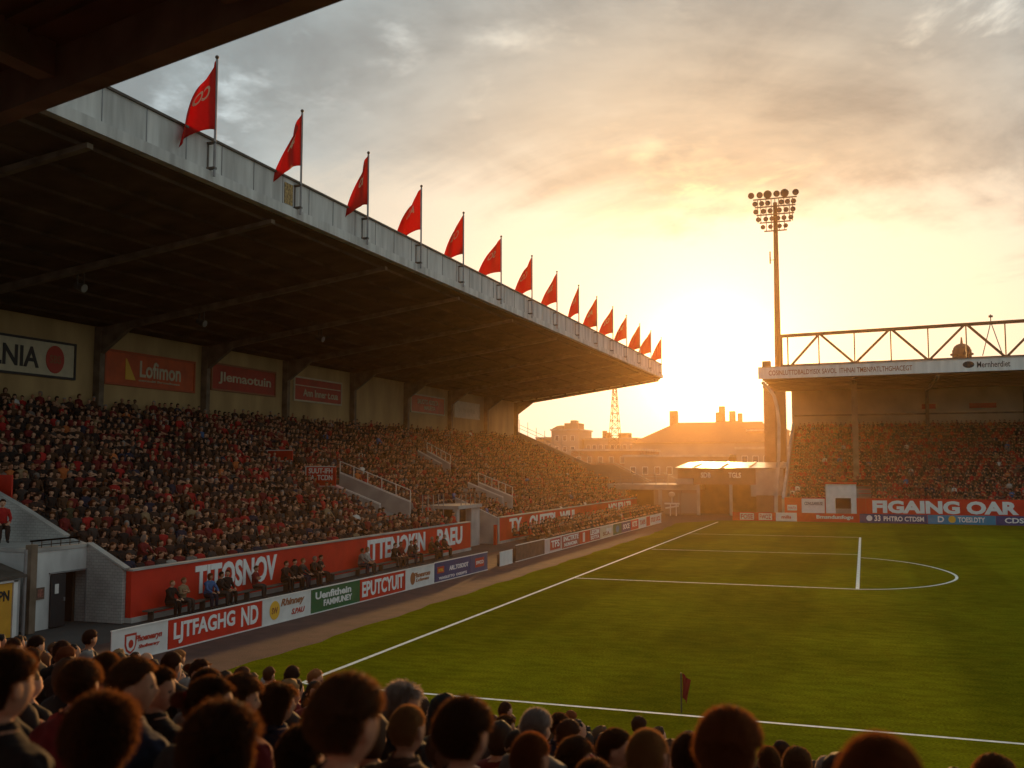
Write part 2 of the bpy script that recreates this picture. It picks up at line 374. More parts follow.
obj('rafter', MB().prism([(-46.0, roofz(-46)-.62), (-25.8, roofz(-25.8)-.36), (-25.8, roofz(-25.8)-.165), (-46.0, roofz(-46)-.165)], 1, 132.0, 132.3), BEAM, MS)
# front walls (red)
def front_wall(y0, y1, texts):
    w = obj('front_wall', MB().box(-26.75, -26.5, y0, y1, .20, 1.96), REDP, MS)
    obj('plinth', MB().box(-26.76, -26.44, y0, y1, 0, .197), CONCL, w)
    obj('coping', MB().box(-26.82, -26.44, y0, y1, 1.963, 2.03), CONCL, w)
    for body, a, b, z0, z1 in texts:
        lettering(w, body, (-26.5, a, z0), (0, 1, 0), (0, 0, 1), b-a, z1-z0, LETW, .035, depth=.03)
front_wall(31.265, 66.0, [('TITOSNOV', 35.1, 41.2, .62, 1.80), ('ITTENOKIN', 50.4, 58.2, .60, 1.80), ('PAEU', 60.1, 64.4, .60, 1.80)])
front_wall(72.0, 121.0, [('TY', 74.2, 77.2, .7, 1.8), ('OUTTPI', 79.2, 86.5, .7, 1.8), ('WIUL', 88.0, 93.5, .8, 1.75), ('NOUFP LTP', 106.5, 117.5, .8, 1.8)])
def legged_bench(x, y0, y1, z, label, grp):
    t = thing('long_bench', label, 'bench', (x, (y0+y1)/2, z), grp)
    obj('seat', MB().box(x-.17, x+.17, y0, y1, z+.38, z+.43), STEELD, t)
    n = max(2, int((y1-y0)/2.4))
    for i in range(n):
        y = y0+.3+(y1-y0-.6)*i/(n-1)
        obj('leg', MB().box(x-.13, x+.13, y-.03, y+.03, z, z+.377), STEELD, t)
legged_bench(-26.15, 31.7, 45.0, .0, 'low dark bench under the nearest part of the red wall on the left', 'benches along the red wall')
legged_bench(-26.15, 45.6, 60.0, .0, 'low dark bench under the red wall beside the navy board', 'benches along the red wall')
legged_bench(-23.4, 73.5, 119.5, .0, 'front bench behind the far row of small boards', 'benches along the red wall')
legged_bench(-24.8, 73.5, 119.5, .0, 'rear bench against the far red wall', 'benches along the red wall')
# end wall toward the camera: sloping parapet over the terrace end
mb = MB().prism([(-26.76, 0), (-26.76, 2.04), (-28.45, 2.93), (-29.58, 3.2), (-32.0, 4.34), (-46.5, 10.4), (-46.5, 0)], 1, 31.08, 31.26)
obj('end_wall', mb, BRICKP, MS)
obj('end_wall_coping', MB().bar((-26.62, 31.17, 2.07), (-28.45, 31.17, 2.985), .3, .07).bar((-29.58, 31.17, 3.245), (-32.0, 31.17, 4.39), .3, .07).bar((-32.03, 31.17, 4.4), (-46.5, 31.17, 10.45), .3, .07), CONCL, MS)
obj('end_wall', MB().prism([(-26.76, 0), (-26.76, 2.3), (-46.5, 10.9), (-46.5, 0)], 1, 133.01, 133.25), CONCL, MS)
mb = MB()
for i in range(15):
    x = -46+i*1.25; z = ms_floor(x)+1.25; mb.tube((x, 133.1, z), (x, 133.1, z+1.5+(1.1 if i < 6 else 0)), .04, 5)
for zz in (1.6, 2.3, 2.8): mb.tube((-46, 133.1, ms_floor(-46)+zz+.3), (-28.5, 133.1, ms_floor(-28.5)+zz-.2), .03, 5)
obj('end_rail', mb, STEEL, MS)
# entrance block at the near end with the open door
EB = thing('entrance_block', 'white painted block with an open dark door at the near end of the left stand', 'entrance', (-30, 29.4, 0))
mb = MB(); mb.box(-28.75, -28.5, 28.4, 29.28, 0, 2.85); mb.box(-28.75, -28.5, 29.28, 31.075, 1.98, 2.85)
mb.box(-34, -28.75, 28.4, 28.6, 0, 2.85)
obj('wall', mb, WHITEW, EB)
obj('roof_slab', MB().box(-34, -28.46, 28.36, 31.07, 2.853, 2.98), CONCL, EB)
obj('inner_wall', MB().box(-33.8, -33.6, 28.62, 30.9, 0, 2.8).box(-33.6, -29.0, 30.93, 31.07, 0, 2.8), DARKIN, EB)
d = obj('door', MB().box(-28.49, -28.43, 29.26, 29.98, .03, 1.95), BLACKD, EB)
obj('window', MB().box(-28.425, -28.41, 29.44, 29.62, 1.25, 1.6), WHITE, d)
obj('handle', MB().box(-28.425, -28.36, 29.86, 29.9, .95, 1.08), STEEL, d)
obj('door_frame', MB().box(-28.495, -28.44, 31.02, 31.07, 0, 1.983).box(-28.495, -28.44, 29.2, 31.07, 1.985, 2.04), STEEL, EB)
pp = tag(obj('poster', MB().box(-28.495, -28.47, 28.62, 29.0, 1.12, 1.55), BROWNB, at=(-28.49, 28.8, 1.1)), 'small framed poster on the white block beside the open door', 'poster')
obj('picture', MB().box(-28.468, -28.46, 28.68, 28.94, 1.2, 1.48), mat('picture_print', (.35, .14, .1), .6, .45, 9.), pp)
rl = thing('roof_railing', 'brown metal railing along the roof of the white entrance block', 'railing', (-28.6, 29.4, 2.98))
mb = MB()
for y in np.arange(28.45, 30.9, .46): obj('post', MB().tube((-28.6, y, 2.98), (-28.6, y, 3.24), .018, 5), RUST, rl); obj('rail', MB().bar((-28.6, 28.4, 3.25), (-28.6, 30.8, 3.25), .07, .06).bar((-28.6, 28.4, 3.08), (-28.6, 30.8, 3.08), .03, .03), RUST, rl)
# landing wall further left and the parapet over it
LW = thing('landing_wall', 'grey concrete wall behind the landing at the left edge of the photo', 'wall', (-34, 29, 0))
obj('wall', MB().prism([(-34.2, 0), (-34.2, 3.2), (-40, 5.2), (-40, 0)], 1, 27.8, 30.8), CONC, LW)
# lean-to kiosk with yellow door panel
KI = thing('lean_to_kiosk', 'small dark lean-to with a yellow panel at the bottom left corner', 'kiosk', (-29, 25, 0))
obj('wall', MB().box(-30.5, -28.3, 22, 27.7, 0, 2.0), WHITEW, KI)
obj('roof', MB().prism([(-31.5, 3.0), (-28.1, 2.05), (-28.1, 2.15), (-31.5, 3.12)], 1, 21.8, 27.8), STEELD, KI)
obj('door_panel', MB().box(-28.296, -28.24, 25.2, 27.3, .02, 1.9), YELB, KI)
lettering(KI, 'FPN', (-28.24, 26.55, 1.3), (0, 1, 0), (0, 0, 1), .62, .36, LETK, .03)
obj('door_frame', MB().box(-28.297, -28.2, 27.32, 27.5, 0, 1.98).box(-28.297, -28.2, 25.0, 27.5, 1.92, 1.99), WHITE, KI)
tag(obj('drain_pipe', MB().tube((-28.2, 27.8, 0), (-28.2, 27.8, 3.0), .06, 8), STEEL, at=(-28.2, 27.8, 0)), 'grey drain pipe running down beside the yellow panel', 'pipe')
tag(obj('post', MB().box(-28.48, -28.2, 28.05, 28.34, 0, 3.15), BEAM, at=(-28.3, 28.2, 0)), 'brown square post at the corner of the white entrance block', 'post')
RB = thing('red_banner', 'red banner above the grey parapet at the left edge', 'banner', (-35, 32.6, 4.2))
obj('panel', MB().box(-38, -33.9, 32.5, 32.58, 3.9, 5.6), REDB, RB)
obj('leg', MB().box(-36.9, -36.8, 32.51, 32.57, 3.0, 3.898).box(-34.6, -34.5, 32.51, 32.57, 3.0, 3.898), STEEL, RB)
disc(RB, 'emblem', (-34.25, 32.5, 4.75), (-1, 0, 0), (0, 0, 1), .16, LETW, .06)
# mid entrance between the two red walls
ME = thing('entrance_tunnel', 'pale concrete entrance with a doorway between the two red walls', 'entrance', (-28.5, 69, 0))
obj('pillar', MB().box(-27.9, -27.6, 66.05, 66.6, 0, 2.85), CONCL, ME)
obj('pillar', MB().box(-28.0, -27.6, 68.9, 70.6, 0, 2.85), CONCL, ME)
obj('lintel', MB().box(-30.2, -27.45, 66.02, 70.7, 2.853, 3.1), CONCL, ME)
obj('side_wall', MB().prism([(-26.5, 0), (-26.5, 1.95), (-30.1, 3.5), (-30.1, 0)], 1, 71.7, 71.98), CONCL, ME)
obj('side_wall', MB().box(-30.1, -26.8, 66.01, 66.045, 0, 1.9), CONC, ME)
obj('inner_door', MB().box(-29.2, -29.1, 66.2, 68.9, 0, 2.1), BLACKD, ME)
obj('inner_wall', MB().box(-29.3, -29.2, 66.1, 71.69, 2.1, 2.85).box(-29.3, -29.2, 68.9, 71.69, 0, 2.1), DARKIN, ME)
obj('red_post', MB().box(-26.6, -26.4, 70.9, 71.2, 0, 1.5), REDB, ME)
rl = thing('tunnel_railing', 'metal railing on top of the concrete entrance between the red walls', 'railing', (-27.6, 67, 3.1))
for y in np.arange(62.4, 71, .9): obj('post', MB().tube((-27.6 if y > 66 else -28.6, y, 3.1 if y > 66 else 1.9), (-27.6 if y > 66 else -28.6, y, 4.0), .035, 5), STEEL, rl); obj('rail', MB().bar((-27.6, 66.1, 4.0), (-27.6, 70.9, 4.0), .06, .06).bar((-28.6, 62.3, 4.0), (-28.6, 66.1, 4.0), .06, .06).bar((-27.6, 66.1, 3.5), (-27.6, 70.9, 3.5), .04, .04), STEEL, rl)
# stairwells cut into the terrace
def stairwell(ya, yb, xa, xb, hh, label):
    za, zb = ms_floor(xa), ms_floor(xb)
    t = thing('stairwell', label, 'stairwell', ((xa+xb)/2, (ya+yb)/2, za), 'stairwells in the left stand')
    for y in (ya, yb):
        p = obj('parapet', MB().prism([(xa, za-.3), (xa, za+hh), (xb, zb+hh), (xb, zb-.3)], 1, y-.1, y+.1), CONCL, t)
        obj('handrail', MB().bar((xa, y, za+hh+.05), (xb, y, zb+hh+.05), .12, .09), WHITE, p)
    obj('stair_flight', MB().prism([(xa, za-.1), (xa, za+.02), (xb, zb+.02), (xb, zb-.1)], 1, ya+.1, yb-.1), CONC, t)
    mb = MB()
    for i in range(6):
        k = i/5; x = xa+(xb-xa)*k; z = za+(zb-za)*k; mb.tube((x, yb, z+hh+.05), (x, yb, z+hh+.85), .03, 5)
    mb.tube((xa, yb, za+hh+.85), (xb, yb, zb+hh+.85), .03, 5); obj('guard_rail', mb, WHITE, t)
WELLS = [(58.8, 63.4, -30.0, -35.6), (79.6, 82.0, -29.0, -32.2), (84.0, 86.0, -36.6, -39.0)]
stairwell(*WELLS[0], 1.25, 'large stairwell with pale sloping side walls beside the red sign in the stand')
stairwell(*WELLS[1], 1.5, 'small pale stairwell above the concrete entrance in the left stand')
stairwell(*WELLS[2], 1.5, 'small stairwell high up in the middle of the left stand')
def stand_sign(x0, x1, y, z0, z1, body, label, legs):
    t = thing('stand_sign', label, 'sign', ((x0+x1)/2, y, z0), 'red signs standing in the crowd')
    p = obj('panel', MB().box(x0, x1, y, y+.08, z0, z1), REDB, t)
    for x in (x0+.2, x1-.2): obj('leg', MB().box(x-.04, x+.04, y+.02, y+.07, legs, z0-.003), STEEL, t)
    if body:
        for i, b in enumerate(body):
            h = (z1-z0)*.26; z = z1-(z1-z0)*(.36+.33*i)
            lettering(t, b, (x0+.25, y, z), (1, 0, 0), (0, 0, 1), x1-x0-.5, h, LETW, .02)
    obj('border', MB().box(x0, x1, y-.02, y-.002, z1-.06, z1).box(x0, x1, y-.02, y-.002, z0, z0+.05).box(x0, x0+.06, y-.02, y-.002, z0+.05, z1-.06), WHITE, t)
stand_sign(-35.3, -33.0, 58.2, 4.6, 5.95, ['SUUT-IFH', 'FA  TCDN'], 'red sign board with white lettering beside the large stairwell', 3.0)
stand_sign(-40.3, -38.2, 61.2, 6.3, 7.1, None, 'plain red sign high in the crowd left of the lettered one', 4.5)

# signs on the back wall of the main stand
def wall_sign(y0, y1, z0, z1, bm_, fm, label, kids):
    x = -46.57
    t = thing('wall_sign', label, 'sign', (x, (y0+y1)/2, z0), 'advertising signs on the back wall')
    obj('board', MB().box(x, x+.10, y0, y1, z0, z1), bm_, t)
    w = .14
    obj('frame', MB().box(x, x+.16, y0-w, y0-.002, z0-w, z1+w).box(x, x+.16, y1+.002, y1+w, z0-w, z1+w).box(x, x+.16, y0, y1, z1+.002, z1+w).box(x, x+.16, y0, y1, z0-w, z0-.002), fm, t)
    for body, a, b, c, e, m_ in kids: lettering(t, body, (x+.10, a, c), (0, 1, 0), (0, 0, 1), b-a, e-c, m_, .02, depth=.03)
    return t
t = wall_sign(40.0, 49.0, 11.45, 13.45, CREAM, LETK, 'cream sign with black letters and a dark red round crest', [('ULNIA', 41.6, 46.2, 11.8, 13.05, LETK)])
disc(t, 'crest', (-46.47, 47.45, 12.45), (0, 1, 0), (0, 0, 1), .72, LETR, .85, .04); lettering(t, 'SBS', (-46.43, 47.0, 12.2), (0, 1, 0), (0, 0, 1), .9, .5, LETO, .02)
t = wall_sign(51.8, 60.8, 11.45, 13.5, mat('orange_red_board', (.62, .10, .02), .5, .15, 1.), mat('orange_frame', (.45, .08, .02), .5, 0), 'orange red sign reading Lofimon', [('Lofimon', 55.0, 59.3, 12.0, 13.15, CREAM), ('onrmdif fhrnndngae', 54.9, 59.2, 11.68, 11.87, CREAM)])
obj('picture', MB().prism([(53.6, 11.75), (54.6, 11.75), (53.7, 13.15), (53.6, 13.15)], 0, -46.468, -46.44), LETY, t)
wall_sign(63.0, 71.5, 11.85, 13.7, mat('deep_red_board', (.46, .035, .012), .5, .15, 1.), LETO, 'dark red sign with bold white letters and an orange lower edge', [('Jlemaotuin', 63.8, 70.9, 12.25, 13.2, CREAM)])
t = wall_sign(74.6, 82.7, 11.75, 13.65, MATS['deep_red_board'], CREAM, 'dark red sign with a pale line above small white letters', [('Ann Inner t.cua', 76.0, 82.1, 12.1, 12.75, CREAM)])
obj('stripe', MB().box(-46.468, -46.45, 74.7, 82.6, 12.98, 13.06), CREAM, t)
t = wall_sign(98.2, 107.2, 11.95, 13.75, MATS['orange_red_board'], CREAM, 'orange sign with two lines of pale letters near the far end', [('SAUOTO ADOLTA', 99.8, 105.5, 12.85, 13.4, CREAM), ('MAUETA', 101.6, 104.6, 12.25, 12.7, CREAM)])
wall_sign(110.4, 118.5, 11.95, 13.7, CREAM, CREAM, 'plain cream sign last along the back wall', [('DOSN  -OUMA', 112.0, 117.0, 12.5, 13.1, CREAM)])
for i, (x, y, lb) in enumerate([(-38.96, 51.6, 'second'), (-37.6, 39.9, 'nearest'), (-36.95, 62.6, 'third')]):
    z = roofz(x)-.62
    t = thing('roof_spotlight', '%s unlit spotlight hanging under the main stand roof' % lb, 'spotlight', (x, y, z), 'spotlights under the roof')
    obj('bracket', MB().box(x-.04, x+.04, y-.25, y-.19, z-.35, z+.4).box(x-.04, x+.04, y+.19, y+.25, z-.35, z+.4).box(x-.05, x+.05, y-.25, y+.25, z+.4, z+.45), STEELD, t)
    obj('housing', MB().tube((x-.3, y, z-.3), (x+.25, y, z-.5), .16, 12, .24), STEELD, t)
    obj('lens', MB().tube((x+.252, y, z-.501), (x+.28, y, z-.51), .21, 12), STEEL, t)

# ------------------------------------------------------------------ flags on the roof edge
FY = [33.8, 40.5, 47.3, 54.2, 61.0, 68.4, 75.7, 82.7, 89.8, 96.6, 103.4, 109.9, 117.1, 123.7, 130.6]
def make_flag(i, y):
    x = -25.08
    lab = {0: 'red pennant flag nearest the camera on the stand roof, hanging lowest', 8: 'drooping red flag ninth along the roof edge, hanging straight down its pole', 14: 'red flag at the very far corner of the stand roof, last in the row'}.get(i, 'red flag on the stand roof edge, %s from the near end' % ordn(i+1))
    t = thing('flag_pole', lab, 'flag', (x, y, 18.2), 'red flags along the stand roof')
    obj('pole', MB().tube((x, y, 17.95), (x, y, 22.95), .055, 8), STEEL, t)
    obj('finial', MB().ball((x, y, 23.05), .085, 8, 6), STEELD, t)
    obj('bracket', MB().box(x-.35, x+.05, y-.09, y+.09, 18.25, 18.35).box(x-.35, x+.05, y-.09, y+.09, 19.35, 19.42).box(x-.336, x-.32, y-.05, y+.05, 18.35, 19.35), STEELD, t)
    r = random.Random(i*13+5); W = r.uniform(2.0, 2.6); sag = r.uniform(1.2, 1.8); sag += .6*(i < 3); W += .5*(i < 3); ph = r.uniform(0, 6); up = 22.92; H = r.uniform(2.5, 2.9)
    if i == 8: W, sag = 1.5, 1.5
    if i == 0: W, sag, H = 2.9, 2.3, 3.0
    ang = R({0: 264, 1: 264, 2: 266}.get(i, 195+r.uniform(-14, 22))); dx, dy = math.cos(ang), math.sin(ang)
    def S(a, b):          # a 0..1 outwards, b 0..1 downwards
        fold = .16*math.sin(a*7+ph+b*2.2)*a**.6+.07*math.sin(a*15+ph*2+b*4)*a
        shrink = .26+.74*b**.8                      # limp: the top corner hangs down close to the pole
        out = a*W*(shrink*(.95-.2*b*a))
        drop = b*H*(1-.12*a)+sag*(a**1.3)*(.62+.15*b)
        return Vector((x+dx*out-dy*fold, y+dy*out+dx*fold, up-drop))
    n, m = 18, 16; vv = [S(p/n, q/m) for q in range(m+1) for p in range(n+1)]
    K = (n+1)*(m+1); nn = Vector((-dy, dx, 0))*.012; vv = vv+[v+nn for v in vv]
    f = []
    for q in range(m):
        for p in range(n):
            a = q*(n+1)+p; f.append((a, a+1, a+n+2, a+n+1)); f.append((K+a, K+a+n+1, K+a+n+2, K+a+1))
    for p in range(n): f.append((p, K+p, K+p+1, p+1)); a = m*(n+1)+p; f.append((a, a+1, K+a+1, K+a))
    for q in range(m): a = q*(n+1)+n; f.append((a, K+a, K+a+n+1, a+n+1))
    fl = obj('flag', MB().add(vv, f), FLAGR, t, True)
    body = ['CO', 'SOA', 'AUO', 'AS', 'O2', 'SO'][i % 6]
    def warp(u_, v_, c_):
        q = S(.30+u_*.5, .52-v_*.22); return q+Vector((-dy, dx, 0))*(.03+c_)
    if i < 12: lettering(fl, body, (0, 0, 0), (1, 0, 0), (0, 0, 1), .9, 1.0, LETF, .02, 'emblem', .01, warp=warp)
for i, y in enumerate(FY): make_flag(i, y)
tag(obj('club_crest', MB().box(-25.419, -25.39, 39.6, 40.3, 18.35, 19.35), mat('crest_yellow', (.5, .33, .12), .6, .4, 8.), at=(-25.4, 40, 18.35)), 'small weathered yellow crest on the fascia beside the second flag', 'crest')

# ------------------------------------------------------------------ perimeter boards on the left
def bx_on(y):            # the line the boards stand on
    return -21.5+(y-25.2)*.032 if y < 54 else -20.6+(y-54)*.007
def ad_board(y0, y1, z1, bm_, label, kids=(), grp='advertising boards along the left touchline'):
    a, b = Vector((bx_on(y0), y0, 0)), Vector((bx_on(y1), y1, 0)); u = (b-a).normalized(); L_ = (b-a).length; nn = u.cross(Vector((0, 0, 1)))
    t = thing('advertising_board', label, 'advertising board', tuple((a+b)/2), grp)
    mb = MB()
    def slab(s0, s1, zz0, zz1, d0, d1):
        p = [a+u*s+nn*d_+Vector((0, 0, z)) for z in (zz0, zz1) for d_ in (d0, d1) for s in (s0, s1)]
        return p
    F = [(0, 2, 3, 1), (4, 5, 7, 6), (0, 1, 5, 4), (2, 6, 7, 3), (0, 4, 6, 2), (1, 3, 7, 5)]
    obj('panel', MB().add(slab(.02, L_-.02, .04, z1-.04, -.04, 0), F), bm_, t)
    obj('frame', MB().add(slab(0, L_, z1-.039, z1, -.05, .02), F).add(slab(0, L_, 0, .039, -.05, .02), F), WHITE, t)
    mb = MB()
    for s in (.3, L_-.3): mb.add(slab(s-.03, s+.03, 0, z1*.8, -.30, -.052), F)
    obj('support', mb, STEELD, t)
    for k in kids:
        kd, body, s0, s1, zz0, zz1, m_ = k
        o = a+u*(s0*L_)+Vector((0, 0, zz0))
        if kd == 't': lettering(t, body, o, u, (0, 0, 1), (s1-s0)*L_, zz1-zz0, m_, .03)
        elif kd == 'i': lettering(t, body, o, u, (0, 0, 1), (s1-s0)*L_, zz1-zz0, m_, .03, shear=.3)
        elif kd == 'p': obj('inset', MB().add([p for p in slab(s0*L_, s1*L_, zz0, zz1, .002, .008)], F), m_, t)
        elif kd == 's':
            c = a+u*((s0+s1)/2*L_)+Vector((0, 0, (zz0+zz1)/2)); disc(t, 'crest', c, u, (0, 0, 1), (s1-s0)/2*L_, m_, (zz1-zz0)/2, .01, pts=SHIELD)
            disc(t, 'crest_field', c+nn*.008, u, (0, 0, 1), (s1-s0)/2*L_*.75, WHITE, (zz1-zz0)/2*.78, .01, pts=SHIELD)
            disc(t, 'crest_ball', c+nn*.018, u, (0, 0, 1), (s1-s0)/2*L_*.4, m_, (zz1-zz0)/2*.4, .01)
        elif kd == 'o':
            c = a+u*((s0+s1)/2*L_)+Vector((0, 0, (zz0+zz1)/2)); disc(t, 'crest', c, u, (0, 0, 1), (s1-s0)/2*L_, m_, (zz1-zz0)/2, .01)
    return t
B = ad_board
B(24.6, 27.1, 1.02, WHITE, 'white board with a red shield crest at the near end of the row', [('s', '', .22, .42, .2, .82, LETR), ('i', 'Phoenearyn', .40, .88, .47, .72, LETR), ('i', 'Shofmarary', .46, .84, .28, .42, LETR)])
B(27.1, 32.2, 1.02, REDB, 'long red board with tall white letters second in the row', [('t', 'LJTFAGHG', .05, .68, .16, .86, LETW), ('t', 'ND', .75, .95, .20, .88, LETW)])
B(32.2, 35.5, 1.02, WHITE, 'white board with a yellow crest left of the green board', [('o', '', .14, .34, .16, .86, LETY), ('i', 'Rhinney', .36, .85, .52, .88, LETO), ('i', 'S.PAU', .58, .86, .2, .42, LETR), ('t', 'SW', .18, .30, .38, .62, LETO)])
B(35.5, 39.4, 1.02, GREENB, 'dark green board with two lines of white letters', [('t', 'Uenfithein', .08, .80, .55, .85, LETW), ('t', 'FAMMUNEY', .24, .82, .22, .48, LETW)])
B(39.4, 43.7, 1.02, REDB, 'shorter red board with crowded white letters right of the green board', [('t', 'EPUTCYUIT', .04, .95, .18, .86, LETW)])
B(43.7, 46.9, 1.02, WHITE, 'white board with brown lettering next to the navy board', [('o', '', .16, .32, .2, .8, LETO), ('i', 'Phoenrom', .28, .84, .5, .75, LETO), ('i', 'Lchman', .34, .80, .30, .46, LETO)])
B(46.95, 51.5, 1.05, NAVY, 'navy board with white letters and a small orange panel', [('p', '', .06, .24, .45, .78, LETR), ('t', 'BTRL', .09, .22, .52, .68, LETY), ('t', 'ARL.TOSOOT', .38, .92, .48, .72, LETW), ('t', 'WAGLETTO  OSSDFTS', .1, .88, .12, .26, LETW)])
B(51.5, 53.9, 1.05, mat('slate_board', (.06, .085, .18), .5, .1, 2.), 'slate blue board with a red framed logo ending the near row', [('p', '', .25, .78, .3, .8, LETR), ('t', 'SWCO', .3, .74, .45, .65, LETW)])
B(56.0, 58.2, .85, WHITE, 'short white board alone before the brown boards', [])
B(58.8, 61.6, 1.05, BROWNB, 'plain brown board first of two at the start of the far row', [])
B(61.6, 64.6, 1.05, BROWNB, 'plain brown board right of its brown twin', [])
PINK = mat('pink_white_board', (.62, .50, .46), .6, .1, 2.)
B(64.6, 68.6, 1.0, PINK, 'pale board with red panels right after the brown boards', [('p', '', .3, .9, .15, .9, LETR), ('t', 'TFS', .36, .84, .3, .8, LETW)])
B(68.6, 73.2, 1.0, mat('faded_red_board', (.42, .10, .07), .6, .15, 3.), 'faded red board with two rows of white letters', [('t', 'INCTRTE', .08, .92, .52, .88, LETW), ('t', 'NUNHOMA', .12, .85, .15, .42, LETW)])
B(73.2, 76.0, 1.0, REDB, 'narrow red board between two pale lettered boards', [('t', 'II', .3, .5, .15, .85, LETW)])
B(76.0, 79.2, 1.0, MATS['faded_red_board'], 'faded red board left of the pale yellow board', [('t', 'LEGIM', .08, .9, .5, .9, LETW), ('t', 'SOTTA', .1, .9, .15, .44, LETW)])
B(79.2, 83.6, 1.0, CREAM, 'pale yellow board left of the far green board', [('p', '', .45, .85, .3, .75, WHITE), ('t', 'SCA', .2, .7, .2, .5, LETO)])
B(83.6, 86.6, 1.0, GREENB, 'small green board in the far row', [('o', '', .3, .7, .2, .8, BLUEB)])
B(86.6, 90.2, 1.0, NAVY, 'small blue board right of the far green board', [('t', 'SOCE', .15, .85, .3, .75, LETW)])
B(90.2, 93.4, 1.0, REDB, 'small red board right of the far blue board', [('t', 'KTS', .2, .8, .3, .8, LETW)])
B(93.4, 96.9, 1.0, WHITE, 'white board with red letters near the far corner', [('t', 'TAFS', .15, .85, .3, .75, LETR)])
B(96.9, 98.6, 1.0, REDB, 'narrow plain red board near the far corner', [])
B(98.6, 104.2, 1.0, WHITE, 'long white board ending the row at the far corner', [('t', 'ITLE UCL', .1, .9, .3, .75, LETR)])

# ------------------------------------------------------------------ far stand (behind the goal)
FS = thing('far_stand', 'roofed stand full of spectators behind the far goal', 'grandstand', (10, 122, 0))
FY0 = 113.3; FR, FRUN, FRISE, FZ0 = 23, .85, .40, 1.35
def fs_floor(y): return FZ0+FRISE*max(0, min(FR-1, math.floor((y-FY0)/FRUN)))
poly = [(FY0, 0)]
for k in range(FR): poly += [(FY0+FRUN*k, FZ0+FRISE*k), (FY0+FRUN*(k+1), FZ0+FRISE*k)]
poly += [(FY0+FRUN*FR, 0)]
obj('terrace', MB().prism(poly, 0, -8.3, 44), CONC, FS)
for k in range(FR):
    y = FY0+FRUN*k+.5; obj('bench', MB().box(-8.2 if k > 4 else -.6, 43.9, y-.15, y+.15, FZ0+FRISE*k+.36, FZ0+FRISE*k+.41), REDB, FS)
obj('back_wall', MB().box(-8.6, 44, 133.0, 133.3, 0, 15.6), mat('cream_rear_wall', (.62, .50, .34), .85, .15, .4, c2=(.44, .35, .23)), FS)
obj('wall_band', MB().box(-8.3, 44, 132.9, 132.996, 12.3, 12.5), BEAM, FS)
for x0_, x1_ in ((7.0, 8.6), (12.4, 15.4)): obj('wall_sign', MB().box(x0_, x1_, 132.93, 132.997, 13.0, 13.6), REDB, FS)
obj('end_wall', MB().prism([(113.1, 0), (113.1, 2.4), (132.9, 11.5), (132.9, 0)], 0, -8.6, -8.31), CONCL, FS)
obj('roof_deck', MB().prism([(112.1, 15.75), (133.6, 15.62), (133.6, 15.95), (112.1, 16.2)], 0, -10.6, 44.5), ROOFU, FS)
mb = MB()
for y in np.arange(114, 133, 2.4): mb.box(-10.5, 44.4, y-.06, y+.06, 15.48, 15.60)
obj('purlin', mb, ROOFU, FS)
fa = obj('fascia', MB().prism([(-10.75, 15.5), (44.6, 15.95), (44.6, 17.3), (-10.75, 16.75)], 1, 111.9, 112.08), FASCW, FS)
def flet(body, x0, x1, f0, f1, m_):
    def zt(x, f): return (15.5+(x+10.75)*.00813)+f*(1.25)
    def warp(a, b, c): 
        x = x0+a; return Vector((x, 111.897-c, zt(x, f0+(f1-f0)*b)))
    lettering(fa, body, (0, 0, 0), (1, 0, 0), (0, 0, 1), x1-x0, 1.0, m_, .01, warp=warp)
flet('COSINLUTTDBALDYISIX SAVOL  ITHNAI TMBNPATLTHGHACEGT', -9.6, 5.1, .28, .72, LETO)
flet('Mernherdiet', 11.3, 14.4, .30, .80, LETK)
disc(fa, 'emblem', (10.5, 111.897, 16.4), (1, 0, 0), (0, 0, 1), .55, LETK, .35)
obj('fascia_edge', MB().prism([(-10.78, 16.753), (44.6, 17.303), (44.6, 17.38), (-10.78, 16.83)], 1, 111.85, 112.15), CONCL, FS)
def curve_edge():
    mb = MB(); pts = [(-10.5, 15.3), (-9.8, 14.6), (-9.2, 13.7), (-8.9, 12.4), (-8.75, 10.5), (-8.85, 7), (-9.2, 3), (-9.3, 0)]
    for i in range(len(pts)-1): mb.bar((pts[i][0], 113.6, pts[i][1]), (pts[i+1][0], 113.6, pts[i+1][1]), .35, .5, up=(0, 1, 0))
    return mb
obj('edge_column', curve_edge(), CONCL, FS)
obj('roof_block', MB().box(-10.4, -9.5, 113, 114, 16.25, 17.6), RUST, FS)
for x, y, w in ((-.8, 119, .32), (7.6, 132.6, .2), (18.5, 132.6, .2), (29, 132.6, .2), (29.5, 119, .32)):
    obj('column', MB().box(x-w, x+w, y-.25, y+.25, 3.5 if y < 130 else 9, 15.47), BEAM, FS)
for x in (-.8, 7.6, 18.5, 29): obj('rafter', MB().box(x-.15, x+.15, 112.4, 132.3, 15.2, 15.47), BEAM, FS)
w = obj('front_wall', MB().box(.1, 44, 112.9, 113.15, 0, 2.5), REDP, FS)
lettering(w, 'FIGAING OAR', (.75, 112.9, .95), (1, 0, 0), (0, 0, 1), 14.0, 1.35, LETW, .05, depth=.04)
lettering(w, 'FIGAING OAR', (17.5, 112.9, .95), (1, 0, 0), (0, 0, 1), 14.0, 1.35, LETW, .05, depth=.04)
w = obj('front_wall', MB().box(-8.3, -4.0, 112.9, 113.15, 0, 2.5), REDP, FS)
obj('inset', MB().box(-6.5, -4.1, 112.86, 112.898, .85, 2.4), WHITE, w); lettering(w, 'CDNUSAREUSE', (-6.2, 112.86, 1.7), (1, 0, 0), (0, 0, 1), 1.9, .35, LETK)
